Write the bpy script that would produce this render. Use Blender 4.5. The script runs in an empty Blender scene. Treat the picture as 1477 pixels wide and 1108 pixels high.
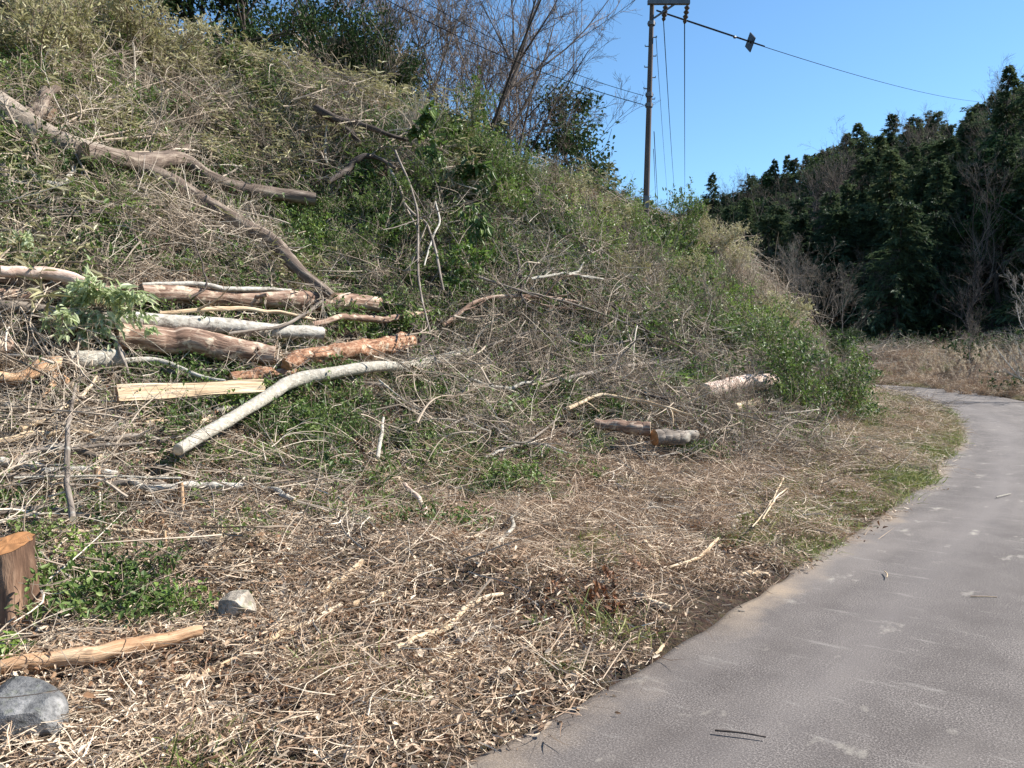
import bpy, math, random
import numpy as np
from mathutils import Vector, Matrix

# ------------------------------------------------------------------ camera, world, sun, exposure
scene = bpy.context.scene
COL = scene.collection
rad = math.radians
CAM_H = 1.5
PITCH = 2.47
cam_d = bpy.data.cameras.new('camera')
cam_d.sensor_width = 36.0
cam_d.lens = 27.7
cam_d.clip_start = 0.05
cam_d.clip_end = 4000
cam = bpy.data.objects.new('camera', cam_d)
COL.objects.link(cam)
cam.location = (0, 0, CAM_H)
cam.rotation_euler = (rad(90 - PITCH), 0, 0)
scene.camera = cam

SUN_AZ = 76.0      # degrees clockwise from +Y (the way the camera looks)
SUN_EL = 41.0
world = bpy.data.worlds.new('World')
scene.world = world
world.use_nodes = True
wn = world.node_tree
wn.nodes.clear()
w_out = wn.nodes.new('ShaderNodeOutputWorld')
w_bg = wn.nodes.new('ShaderNodeBackground')
w_sky = wn.nodes.new('ShaderNodeTexSky')
w_sky.sky_type = 'NISHITA'
w_sky.sun_disc = False
w_sky.sun_elevation = rad(SUN_EL)
w_sky.sun_rotation = rad(SUN_AZ)
w_sky.altitude = 300
w_sky.air_density = 1.0
w_sky.dust_density = 0.0
w_sky.ozone_density = 3.0
w_bg.inputs['Strength'].default_value = 0.082
w_mul = wn.nodes.new('ShaderNodeMix')          # the camera's cool white balance
w_mul.data_type = 'RGBA'; w_mul.blend_type = 'MULTIPLY'
w_mul.inputs[0].default_value = 1.0
w_mul.inputs[7].default_value = (0.82, 1.03, 1.10, 1)
wn.links.new(w_sky.outputs[0], w_mul.inputs[6])
wn.links.new(w_mul.outputs[2], w_bg.inputs[0])
wn.links.new(w_bg.outputs[0], w_out.inputs[0])

sun_d = bpy.data.lights.new('sun', 'SUN')
sun_d.energy = 5.0
sun_d.angle = rad(0.55)
sun_d.color = (1.0, 0.955, 0.88)
sun = bpy.data.objects.new('sun', sun_d)
COL.objects.link(sun)
sv = Vector((math.sin(rad(SUN_AZ)) * math.cos(rad(SUN_EL)), math.cos(rad(SUN_AZ)) * math.cos(rad(SUN_EL)), math.sin(rad(SUN_EL))))
sun.rotation_euler = sv.to_track_quat('Z', 'Y').to_euler()
sun.location = sv * 60

scene.view_settings.view_transform = 'Standard'
scene.view_settings.look = 'None'
scene.view_settings.gamma = 1.0
scene.view_settings.exposure = 1.15
scene.cycles.max_bounces = 5
scene.cycles.diffuse_bounces = 2
scene.cycles.glossy_bounces = 2
scene.cycles.transmission_bounces = 3
scene.cycles.transparent_max_bounces = 6

rng = np.random.default_rng(11)
random.seed(5)
PI = math.pi
U = lambda a, b, n=None: rng.uniform(a, b, n)

# ------------------------------------------------------------------ tagging
def tag(o, label=None, cat=None, group=None, kind=None):
    if label: o['label'] = label
    if cat: o['category'] = cat
    if group: o['group'] = group
    if kind: o['kind'] = kind
    return o

def empty(name, loc, label, cat, group=None, rz=0.0):
    e = bpy.data.objects.new(name, None)
    COL.objects.link(e)
    e.location = loc
    e.rotation_euler = (0, 0, rz)
    e.empty_display_size = 0.1
    return tag(e, label, cat, group)

def link(name, me, parent=None, rel=True):
    o = bpy.data.objects.new(name, me)
    COL.objects.link(o)
    if parent is not None:
        o.parent = parent
        if rel: o.location = -Vector(parent.location)   # mesh is written in world coordinates
    return o

# ------------------------------------------------------------------ value noise
def _h(ix, iy, iz, seed):
    n = (ix.astype(np.int64) * 73856093) ^ (iy.astype(np.int64) * 19349663) ^ (iz.astype(np.int64) * 83492791) ^ (seed * 2654435)
    n = (n ^ (n >> 13)) * 1274126177
    n = n & 0x7fffffff
    n = (n ^ (n >> 15)) & 0xffff
    return n / 65535.0

def vnoise(x, y, z=0.0, seed=0):
    x = np.asarray(x, float); y = np.asarray(y, float) + 0 * x; z = np.asarray(z, float) + 0 * x
    x0 = np.floor(x); y0 = np.floor(y); z0 = np.floor(z)
    fx = x - x0; fy = y - y0; fz = z - z0
    fx = fx * fx * (3 - 2 * fx); fy = fy * fy * (3 - 2 * fy); fz = fz * fz * (3 - 2 * fz)
    r = 0
    for dx in (0, 1):
        for dy in (0, 1):
            for dz in (0, 1):
                w = (fx if dx else 1 - fx) * (fy if dy else 1 - fy) * (fz if dz else 1 - fz)
                r = r + w * _h(x0 + dx, y0 + dy, z0 + dz, seed)
    return r * 2 - 1

def fbm(x, y, z=0.0, octv=3, seed=0):
    a, s, t = 1.0, 0.0, 0.0
    for i in range(octv):
        s = s + a * vnoise(np.asarray(x) * 2 ** i, np.asarray(y) * 2 ** i, np.asarray(z) * 2 ** i, seed + i * 7)
        t += a; a *= 0.5
    return s / t

def sm(a, b, x):
    t = np.clip((np.asarray(x, float) - a) / (b - a), 0, 1)
    return t * t * (3 - 2 * t)

# ------------------------------------------------------------------ the lie of the land
def catmull(pts, step):
    P = np.array(pts, float)
    P = np.vstack([2 * P[0] - P[1], P, 2 * P[-1] - P[-2]])
    out = []
    for i in range(1, len(P) - 2):
        n = max(2, int(np.linalg.norm(P[i + 1] - P[i]) / step))
        for k in range(n):
            t = k / n
            out.append(0.5 * ((2 * P[i]) + (-P[i - 1] + P[i + 1]) * t + (2 * P[i - 1] - 5 * P[i] + 4 * P[i + 1] - P[i + 2]) * t * t + (-P[i - 1] + 3 * P[i] - 3 * P[i + 1] + P[i + 2]) * t ** 3))
    out.append(P[-2])
    return np.array(out)

INNER = catmull([(-13, -12.4), (-6.6, -4.9), (-3.3, -0.95), (-0.17, 2.75), (1.15, 4.3), (2.42, 5.95), (3.85, 7.7), (5.2, 9.7), (7.1, 12.6), (9.5, 17.0), (11.5, 22.0), (13.3, 28.6), (12.6, 33), (10, 38), (5, 43), (-3, 47), (-14, 50)], 0.7)
HILL = np.array([(70, -25), (44, 22), (33, 42), (19, 66), (8, 105), (-6, 190), (-30, 300)], float)

def sdist(x, y, poly):
    """signed distance to a polyline (positive to its left), and arc length at the closest point"""
    x = np.asarray(x, float).ravel(); y = np.asarray(y, float).ravel()
    best = np.full(x.shape, 1e18); sd = np.zeros(x.shape); tt = np.zeros(x.shape)
    acc = 0.0
    for i in range(len(poly) - 1):
        a = poly[i]; d = poly[i + 1] - a
        L = math.hypot(*d)
        u = np.clip(((x - a[0]) * d[0] + (y - a[1]) * d[1]) / (L * L), 0, 1)
        px = x - a[0] - u * d[0]; py = y - a[1] - u * d[1]
        q = px * px + py * py
        m = q < best
        cr = d[0] * (y - a[1]) - d[1] * (x - a[0])
        best = np.where(m, q, best)
        sd = np.where(m, np.sign(cr), sd)
        tt = np.where(m, acc + u * L, tt)
        acc += L
    return np.sqrt(best) * np.where(sd == 0, 1, sd), tt

_PS = [-1, 0, 0.35, 1.0, 2.0, 3.5, 5.25, 8.0, 12.0, 14.5, 20, 40, 400]
_PZ = [0, 0, 0.06, 0.10, 0.17, 0.48, 1.12, 3.25, 6.9, 8.2, 9.6, 12, 12]
ROADW = 3.0
def height(x, y, fine=True):
    sh = np.shape(x)
    x = np.asarray(x, float).ravel(); y = np.asarray(y, float).ravel() + 0 * x
    s, t = sdist(x, y, INNER)
    f = sm(24, 42, t)                       # the bank stands steeper further along the road
    se = s * (1 + 0.42 * f) + 1.75 * sm(0.9, 2.7, s) * sm(24, 30, t)
    z = np.interp(se, _PS, _PZ)
    capz = np.interp(t, [18, 22, 27, 31, 35, 40, 46, 52], [8.4, 7.6, 6.5, 5.5, 4.6, 4.4, 4.9, 4.2])
    z = np.where(z > capz - 1.2, capz - 1.2 + 1.2 * np.tanh((z - capz + 1.2) / 1.2) + 0.05 * np.clip(s - 12, 0, 60), z)
    z = z * (1 - 0.9 * sm(47, 62, t) * 1.0)     # and runs out at the bend
    u = -(s + ROADW)                        # beyond the outer edge of the road
    zr = np.interp(u, [0, 0.4, 1.5, 4.5, 8, 14, 60], [0, 0.03, 0.14, 1.15, 1.2, 0.2, 0.0])
    z = np.where(s < 0, np.where(u > 0, zr, 0), z)
    hd, _ = sdist(x, y, HILL)
    hd = -hd
    zh = np.interp(hd, [-8, 0, 10, 30, 45, 90, 400], [-3, 0.2, 5.5, 16.5, 21.5, 27, 29])
    z = np.where(hd > -8, np.maximum(z, zh), z)
    amp = sm(0.3, 4, s) + sm(0.3, 4, u)
    z = z + amp * 0.24 * vnoise(x * 0.5, y * 0.45, 0, 3)
    if fine:
        a2 = sm(0.05, 1.5, s) + sm(0.05, 1.5, u)
        z = z + a2 * (0.09 * vnoise(x * 1.7, y * 1.7, 0, 5) + 0.035 * vnoise(x * 5, y * 5, 0, 9))
    return z.reshape(sh)

CP, SP = math.cos(rad(PITCH)), math.sin(rad(PITCH))
F = 27.7 / 36 * 1477
def ray(px, py):
    a = (px - 738.5) / F; b = (554 - py) / F
    d = np.array([a, CP + b * SP, -SP + b * CP])
    return d / d[1]
_YS = np.concatenate([np.arange(1.5, 14, 0.03), np.arange(14, 50, 0.1), np.arange(50, 260, 0.6)])
def G(px, py, lift=0.0):
    """a point of the ground as surveyed from the photograph"""
    d = ray(px, py)
    z = CAM_H + d[2] * _YS
    hz = height(d[0] * _YS, _YS, fine=False) + lift
    k = np.argmax(z <= hz)
    if z[k] > hz[k]: k = len(_YS) - 1
    y = _YS[k]
    return np.array([d[0] * y, y, hz[k]])
def at(px, dist):
    """ground point in a given direction and at a given distance"""
    d = ray(px, 500)
    return np.array([d[0] * dist, dist, float(height(np.array([d[0] * dist]), np.array([dist]))[0])])
def gnormal(x, y, e=0.25):
    x = np.asarray(x, float); y = np.asarray(y, float)
    hx = (height(x + e, y, False) - height(x - e, y, False)) / (2 * e)
    hy = (height(x, y + e, False) - height(x, y - e, False)) / (2 * e)
    n = np.stack([-hx, -hy, np.ones_like(hx)], -1)
    return n / np.linalg.norm(n, axis=-1, keepdims=True)

# ------------------------------------------------------------------ mesh collecting
class MB:
    def __init__(s):
        s.v = []; s.f = {3: [], 4: []}; s.m = {3: [], 4: []}; s.t = {3: [], 4: []}; s.b = []; s.n = 0
    def add(s, v, f, mat=0, tint=0.5, bark=None):
        v = np.asarray(v, float).reshape(-1, 3); f = np.asarray(f, int)
        k = f.shape[1]
        s.f[k].append(f + s.n); s.v.append(v)
        s.m[k].append(np.full(len(f), mat, int))
        s.t[k].append(np.broadcast_to(np.asarray(tint, float), (len(f),)).copy())
        s.b.append(v if bark is None else np.asarray(bark, float).reshape(-1, 3))
        s.n += len(v)
    def mesh(s, name, mats, smooth=False):
        me = bpy.data.meshes.new(name)
        V = np.vstack(s.v)
        fs = []; ms = []; ts = []; tot = []
        for k in (3, 4):
            if s.f[k]:
                a = np.vstack(s.f[k]); fs.append(a.ravel()); tot.append(np.full(len(a), k))
                ms.append(np.concatenate(s.m[k])); ts.append(np.concatenate(s.t[k]))
        L = np.concatenate(fs); tot = np.concatenate(tot)
        me.vertices.add(len(V)); me.vertices.foreach_set('co', V.astype(np.float32).ravel())
        me.loops.add(len(L)); me.loops.foreach_set('vertex_index', L.astype(np.int32))
        me.polygons.add(len(tot))
        st = np.concatenate([[0], np.cumsum(tot)[:-1]])
        me.polygons.foreach_set('loop_start', st.astype(np.int32))
        me.polygons.foreach_set('loop_total', tot.astype(np.int32))
        me.polygons.foreach_set('material_index', np.concatenate(ms).astype(np.int32))
        me.polygons.foreach_set('use_smooth', np.full(len(tot), bool(smooth)))
        a = me.attributes.new('tint', 'FLOAT', 'FACE'); a.data.foreach_set('value', np.concatenate(ts).astype(np.float32))
        b = me.attributes.new('bark', 'FLOAT_VECTOR', 'POINT'); b.data.foreach_set('vector', np.vstack(s.b).astype(np.float32).ravel())
        for m in mats: me.materials.append(m)
        me.update(); me.validate()
        return me

def nrm(a):
    return a / np.maximum(np.linalg.norm(a, axis=-1, keepdims=True), 1e-9)

def rdir(n):
    return nrm(rng.normal(size=(n, 3)))

def tubes(mb, paths, radii, sides=4, mat=0, tint=0.5, cap=False, rough=0.0, cap_mat=None):
    """paths (B,n,3), radii (B,n)"""
    paths = np.asarray(paths, float); radii = np.asarray(radii, float)
    B, n, _ = paths.shape
    T = nrm(np.gradient(paths, axis=1)) if n > 1 else None
    A = nrm(paths[:, -1] - paths[:, 0])
    ref = np.where((np.abs(A[:, 2]) > 0.8)[:, None], np.array([[1., 0.1, 0]]), np.array([[0.05, 0.1, 1.]]))
    n1 = nrm(np.cross(T, ref[:, None, :])); n2 = np.cross(T, n1)
    ang = np.linspace(0, 2 * PI, sides, endpoint=False)
    ca, sa = np.cos(ang), np.sin(ang)
    off = n1[:, :, None, :] * ca[None, None, :, None] + n2[:, :, None, :] * sa[None, None, :, None]
    seg = np.linalg.norm(np.diff(paths, axis=1), axis=2)
    v_len = np.concatenate([np.zeros((B, 1)), np.cumsum(seg, 1)], 1)
    bark = np.stack([radii[:, :, None] * ca + 0 * v_len[:, :, None], radii[:, :, None] * sa + 0 * v_len[:, :, None], np.repeat(v_len[:, :, None], sides, 2)], -1)
    bark = bark + U(0, 40, (B, 1, 1, 1)) * np.array([0, 0, 1.])
    R = np.repeat(radii[:, :, None], sides, 2)
    if rough:
        k = 1 / max(0.02, radii.mean())
        R = R * (1 + rough * fbm(bark[..., 0] * k * 1.3, bark[..., 1] * k * 1.3, bark[..., 2] * k * 0.5, 3, 4))
    V = paths[:, :, None, :] + off * R[..., None]
    idx = np.arange(B * n * sides).reshape(B, n, sides)
    a = idx[:, :-1, :]; b = idx[:, 1:, :]
    q = np.stack([a, np.roll(a, -1, 2), np.roll(b, -1, 2), b], -1).reshape(-1, 4)
    tf = np.broadcast_to(np.asarray(tint, float), (B,))
    mb.add(V, q, mat, np.repeat(tf, (n - 1) * sides), bark)
    if cap:
        for e in (0, n - 1):
            c = paths[:, e]; ring = V[:, e]
            vv = np.concatenate([ring, c[:, None]], 1)
            ib = np.arange(B)[:, None] * (sides + 1)
            i0 = ib + np.arange(sides)[None]; i1 = ib + (np.arange(sides)[None] + 1) % sides
            ic = np.repeat(ib + sides, sides, 1)
            tri = np.stack([i0, i1, ic] if e else [i1, i0, ic], -1).reshape(-1, 3)
            bk = np.concatenate([bark[:, e], np.concatenate([np.zeros((B, 2)), bark[:, e, :1, 2]], 1)[:, None]], 1)
            mb.add(vv, tri, mat if cap_mat is None else cap_mat, np.repeat(tf, sides), bk)

def bendpaths(p0, d, L, n, curl=0.3, sag=0.0):
    """B curved paths of n points"""
    B = len(p0)
    t = np.linspace(0, 1, n)[None, :, None]
    side = nrm(np.cross(d, rdir(B)))
    side2 = nrm(np.cross(d, side))
    L = np.broadcast_to(L, (B,))[:, None, None]
    c1 = rng.normal(size=(B, 1, 1)) * curl; c2 = rng.normal(size=(B, 1, 1)) * curl * 0.6
    P = p0[:, None] + d[:, None] * t * L + side[:, None] * c1 * L * t * t + side2[:, None] * c2 * L * np.sin(t * 2.6 * PI * 0.5) * t
    P[:, :, 2] -= (sag * L * t * t)[:, :, 0]
    return P

def ribbons(mb, paths, width, mat=0, tint=0.5, taper=True):
    B, n, _ = paths.shape
    T = nrm(np.gradient(paths, axis=1))
    sd = nrm(np.cross(T, rdir(B)[:, None, :]))
    w = np.broadcast_to(width, (B,))[:, None] * np.ones((1, n))
    if taper:
        w = w * np.interp(np.linspace(0, 1, n), [0, 0.4, 1], [0.8, 1, 0.15])[None]
    V = np.stack([paths - sd * w[..., None] / 2, paths + sd * w[..., None] / 2], 2)
    idx = np.arange(B * n * 2).reshape(B, n, 2)
    q = np.stack([idx[:, :-1, 0], idx[:, :-1, 1], idx[:, 1:, 1], idx[:, 1:, 0]], -1).reshape(-1, 4)
    tf = np.broadcast_to(np.asarray(tint, float), (B,))
    mb.add(V, q, mat, np.repeat(tf, n - 1))

def leaves(mb, pos, d, nor, L, W, mat=0, tint=0.5, fold=0.25, droop=0.12):
    """folded leaves of six vertices"""
    B = len(pos)
    L = np.broadcast_to(L, (B,))[:, None]; W = np.broadcast_to(W, (B,))[:, None]
    s = nrm(np.cross(d, nor)); nn = nrm(np.cross(s, d))
    P = lambda u, w, h: pos + d * L * u + s * W * w + nn * (L * h)
    v = np.stack([P(0, 0, 0), P(.3, .5, fold * 0.35), P(.72, .36, fold * .25 - droop * .5), P(1, 0, -droop), P(.72, -.36, fold * .25 - droop * .5), P(.3, -.5, fold * .35)], 1)
    ib = np.arange(B)[:, None] * 6
    q = np.concatenate([ib + np.array([[0, 1, 2, 3]]), ib + np.array([[3, 4, 5, 0]])], 0)
    tf = np.broadcast_to(np.asarray(tint, float), (B,))
    mb.add(v, q, mat, np.concatenate([tf, tf]))

def grow(paths, radii, k, ang, lr, rr, n=5, umin=0.25, curl=0.18, up=0.0, umax=1.0):
    """side branches for every path"""
    B, m, _ = paths.shape
    par = np.repeat(np.arange(B), k)
    u = U(umin, umax, B * k)
    f = u * (m - 1); i = np.minimum(f.astype(int), m - 2); w = (f - i)[:, None]
    p0 = paths[par, i] * (1 - w) + paths[par, i + 1] * w
    t = nrm(paths[par, i + 1] - paths[par, i])
    r0 = radii[par, i] * (1 - w[:, 0]) + radii[par, i + 1] * w[:, 0]
    pl = np.linalg.norm(paths[:, -1] - paths[:, 0], axis=1)[par]
    side = nrm(np.cross(t, rdir(B * k)))
    a = rad(ang) * U(0.6, 1.3, B * k)
    d = nrm(t * np.cos(a)[:, None] + side * np.sin(a)[:, None] + np.array([0, 0, up]))
    L = pl * lr * U(0.5, 1.2, B * k) * (1.15 - 0.6 * u)
    P = bendpaths(p0, d, L, n, curl, -up * 0.25)
    R = np.linspace(1, 0.3, n)[None] * (r0 * rr)[:, None]
    return P, R

# ------------------------------------------------------------------ scatter with geometry nodes (for uncountable growth and litter)
def euler_from(z, yaw):
    """euler angles turning +Z to z, after a turn yaw round Z"""
    n = len(z)
    z = nrm(z)
    x = nrm(np.cross(np.array([0., 1, 0])[None], z)); y = np.cross(z, x)
    c, s = np.cos(yaw)[:, None], np.sin(yaw)[:, None]
    X = x * c + y * s; Y = -x * s + y * c
    ey = -np.arcsin(np.clip(X[:, 2], -1, 1))
    ex = np.arctan2(Y[:, 2], z[:, 2]); ez = np.arctan2(X[:, 1], X[:, 0])
    return np.stack([ex, ey, ez], -1)

def scatter(name, label, cat, srcs, pts, z, scl, yaw=None):
    n = len(pts)
    me = bpy.data.meshes.new(name)
    me.vertices.add(n); me.vertices.foreach_set('co', np.asarray(pts, np.float32).ravel())
    rot = euler_from(z, U(0, 2 * PI, n) if yaw is None else yaw)
    for nm, ty, key, val in (('rot', 'FLOAT_VECTOR', 'vector', rot), ('scl', 'FLOAT', 'value', scl), ('pick', 'INT', 'value', rng.integers(0, len(srcs), n))):
        a = me.attributes.new(nm, ty, 'POINT')
        a.data.foreach_set(key, (np.asarray(val, np.int32) if ty == 'INT' else np.asarray(val, np.float32)).ravel())
    o = link(name, me)
    ng = bpy.data.node_groups.new(name, 'GeometryNodeTree')
    ng.interface.new_socket('Geometry', in_out='INPUT', socket_type='NodeSocketGeometry')
    ng.interface.new_socket('Geometry', in_out='OUTPUT', socket_type='NodeSocketGeometry')
    N, Lk = ng.nodes, ng.links
    gi = N.new('NodeGroupInput'); go = N.new('NodeGroupOutput')
    iop = N.new('GeometryNodeInstanceOnPoints')
    jn = N.new('GeometryNodeJoinGeometry')
    for sm_ in srcs:
        so = bpy.data.objects.new(name + '_source', sm_)
        oi = N.new('GeometryNodeObjectInfo'); oi.inputs['Object'].default_value = so
        oi.inputs['As Instance'].default_value = True
        Lk.new(oi.outputs['Geometry'], jn.inputs[0])
    def attr(nm, ty):
        a = N.new('GeometryNodeInputNamedAttribute'); a.data_type = ty
        a.inputs['Name'].default_value = nm
        return a.outputs['Attribute']
    Lk.new(gi.outputs[0], iop.inputs['Points']); Lk.new(jn.outputs[0], iop.inputs['Instance'])
    iop.inputs['Pick Instance'].default_value = True
    Lk.new(attr('pick', 'INT'), iop.inputs['Instance Index'])
    Lk.new(attr('rot', 'FLOAT_VECTOR'), iop.inputs['Rotation'])
    Lk.new(attr('scl', 'FLOAT'), iop.inputs['Scale'])
    Lk.new(iop.outputs[0], go.inputs[0])
    md = o.modifiers.new('scatter', 'NODES'); md.node_group = ng
    tag(o, label, cat, kind='stuff')
    return o

# ------------------------------------------------------------------ materials
def M(name, build):
    m = bpy.data.materials.new(name); m.use_nodes = True
    nt = m.node_tree; nt.nodes.clear()
    out = nt.nodes.new('ShaderNodeOutputMaterial')
    build(nt, out)
    return m

class NT:
    def __init__(s, nt): s.nt = nt; s.N = nt.nodes; s.L = nt.links
    def node(s, ty, **kw):
        n = s.N.new(ty)
        for k, v in kw.items():
            if k.startswith('_'): setattr(n, k[1:], v)
            else:
                sk = n.inputs[k.replace('__', ' ')]
                if hasattr(v, 'is_output'): s.L.new(v, sk)
                else: sk.default_value = v
        return n
    def attr(s, name, out='Fac'):
        n = s.N.new('ShaderNodeAttribute'); n.attribute_name = name; return n.outputs[out]
    def math(s, op, a, b=0.0, clamp=False):
        n = s.N.new('ShaderNodeMath'); n.operation = op; n.use_clamp = clamp
        for i, v in enumerate((a, b)):
            if hasattr(v, 'is_output'): s.L.new(v, n.inputs[i])
            else: n.inputs[i].default_value = v
        return n.outputs[0]
    def ramp(s, fac, stops, interp='LINEAR'):
        n = s.N.new('ShaderNodeValToRGB'); n.color_ramp.interpolation = interp
        e = n.color_ramp.elements
        while len(e) < len(stops): e.new(0.5)
        for i, (p, c) in enumerate(stops):
            e[i].position = p; e[i].color = (c[0], c[1], c[2], 1) if not isinstance(c, (int, float)) else (c, c, c, 1)
        s.L.new(fac, n.inputs[0]); return n.outputs[0]
    def mix(s, f, a, b, ty='MIX'):
        n = s.N.new('ShaderNodeMix'); n.data_type = 'RGBA'; n.blend_type = ty
        for k, v in ((0, f), (6, a), (7, b)):
            if hasattr(v, 'is_output'): s.L.new(v, n.inputs[k])
            else: n.inputs[k].default_value = v if k == 0 else (v[0], v[1], v[2], 1)
        return n.outputs[2]
    def noise(s, vec, scale, detail=3, rough=0.55, dim='3D'):
        n = s.N.new('ShaderNodeTexNoise'); n.inputs['Scale'].default_value = scale
        n.inputs['Detail'].default_value = detail; n.inputs['Roughness'].default_value = rough
        if vec is not None: s.L.new(vec, n.inputs['Vector'])
        return n.outputs['Fac']
    def scalev(s, vec, v):
        n = s.N.new('ShaderNodeVectorMath'); n.operation = 'MULTIPLY'; s.L.new(vec, n.inputs[0]); n.inputs[1].default_value = v
        return n.outputs[0]

def leaf_mat(name, stops, trans=0.3, rough=0.5, spec=0.3, spread=0.35):
    """thin growth: colour from the piece's own tint and the plant's"""
    def b(nt, out):
        k = NT(nt)
        oi = k.N.new('ShaderNodeObjectInfo').outputs['Random']
        f = k.math('ADD', k.math('MULTIPLY', k.attr('tint'), 1 - spread), k.math('MULTIPLY', oi, spread), True)
        c = k.ramp(f, stops)
        p = k.node('ShaderNodeBsdfPrincipled', Base__Color=c, Roughness=rough)
        p.inputs['Specular IOR Level'].default_value = spec
        if trans > 0:
            tr = k.node('ShaderNodeBsdfTranslucent', Color=c)
            mx = k.N.new('ShaderNodeMixShader'); mx.inputs[0].default_value = trans
            k.L.new(p.outputs[0], mx.inputs[1]); k.L.new(tr.outputs[0], mx.inputs[2])
            k.L.new(mx.outputs[0], out.inputs[0])
        else:
            k.L.new(p.outputs[0], out.inputs[0])
    return M(name, b)

def bark_mat(name, dark, mid, light, scale=18, stretch=0.12, bump=0.6, lichen=None, blotch=0.45):
    def b(nt, out):
        k = NT(nt)
        v = k.attr('bark', 'Vector')
        vs = k.scalev(v, (1, 1, stretch))
        n1 = k.noise(vs, scale, 5, 0.65)
        n2 = k.noise(v, scale * 0.35, 3, 0.6)
        c = k.ramp(n1, [(0.3, dark), (0.5, mid), (0.72, light)])
        t = k.attr('tint')
        c = k.mix(k.math('MULTIPLY', k.math('SUBTRACT', t, 0.5), 0.5, True), c, light)
        if lichen:
            m = k.ramp(n2, [(blotch, 0.0), (blotch + 0.12, 1.0)])
            c = k.mix(m, c, lichen)
        bp = k.node('ShaderNodeBump', Strength=bump, Distance=0.02, Height=n1)
        p = k.node('ShaderNodeBsdfPrincipled', Base__Color=c, Roughness=0.85, Normal=bp.outputs[0])
        p.inputs['Specular IOR Level'].default_value = 0.2
        k.L.new(p.outputs[0], out.inputs[0])
    return M(name, b)

def cut_mat(name, a, bcol):
    """sawn end grain: growth rings round the pith"""
    def b(nt, out):
        k = NT(nt)
        v = k.attr('bark', 'Vector')
        v2 = k.scalev(v, (1, 1, 0))
        ln = k.N.new('ShaderNodeVectorMath'); ln.operation = 'LENGTH'; k.L.new(v2, ln.inputs[0])
        nz = k.noise(v2, 25, 3)
        w = k.math('SINE', k.math('ADD', k.math('MULTIPLY', ln.outputs['Value'], 700), k.math('MULTIPLY', nz, 6)))
        c = k.mix(k.math('MULTIPLY_ADD', w, 0.3), a, bcol)
        c = k.mix(k.ramp(nz, [(0.4, 0.0), (0.7, 0.7)]), c, [q * 0.6 for q in a])
        p = k.node('ShaderNodeBsdfPrincipled', Base__Color=c, Roughness=0.8)
        k.L.new(p.outputs[0], out.inputs[0])
    return M(name, b)
# ------------------------------------------------------------------ ground, road
def spaced(lo, hi, a, b, fine, grow_=1.09):
    c = list(np.arange(a, b, fine))
    s = fine
    while c[-1] < hi: s *= grow_; c.append(c[-1] + s)
    s = fine; l = [c[0]]
    while l[-1] > lo: s *= grow_; l.append(l[-1] - s)
    return np.array(l[1:][::-1] + c)

def ground_mat(nt, out):
    k = NT(nt)
    tc = k.N.new('ShaderNodeTexCoord').outputs['Object']
    n1 = k.noise(tc, 1.3, 4, 0.6); n2 = k.noise(tc, 14, 5, 0.7); n3 = k.noise(tc, 90, 3, 0.6)
    soil = k.ramp(n2, [(0.3, (0.02, 0.014, 0.010)), (0.5, (0.055, 0.038, 0.027)), (0.72, (0.12, 0.086, 0.06))])
    straw = k.ramp(n3, [(0.3, (0.05, 0.036, 0.024)), (0.6, (0.13, 0.095, 0.065))])
    c = k.mix(k.ramp(n1, [(0.45, 0.0), (0.65, 0.6)]), soil, straw)
    v = k.N.new('ShaderNodeTexVoronoi'); v.inputs['Scale'].default_value = 40; k.L.new(tc, v.inputs['Vector'])
    c = k.mix(0.35, c, k.mix(0.5, c, v.outputs['Color']), 'MULTIPLY')
    bp = k.node('ShaderNodeBump', Strength=0.8, Distance=0.03, Height=k.math('ADD', n2, k.math('MULTIPLY', n3, 0.5)))
    p = k.node('ShaderNodeBsdfPrincipled', Base__Color=c, Roughness=0.95, Normal=bp.outputs[0])
    p.inputs['Specular IOR Level'].default_value = 0.1
    k.L.new(p.outputs[0], out.inputs[0])

xs = spaced(-420, 520, -10, 17, 0.11); ys = spaced(-120, 900, 1.5, 34, 0.11)
XX, YY = np.meshgrid(xs, ys)
ZZ = height(XX, YY)
mb = MB()
idx = np.arange(XX.size).reshape(XX.shape)
q = np.stack([idx[:-1, :-1], idx[:-1, 1:], idx[1:, 1:], idx[1:, :-1]], -1).reshape(-1, 4)
mb.add(np.stack([XX, YY, ZZ], -1), q)
ground = link('ground', mb.mesh('ground', [M('ground', ground_mat)], True))
tag(ground, kind='structure')

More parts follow.
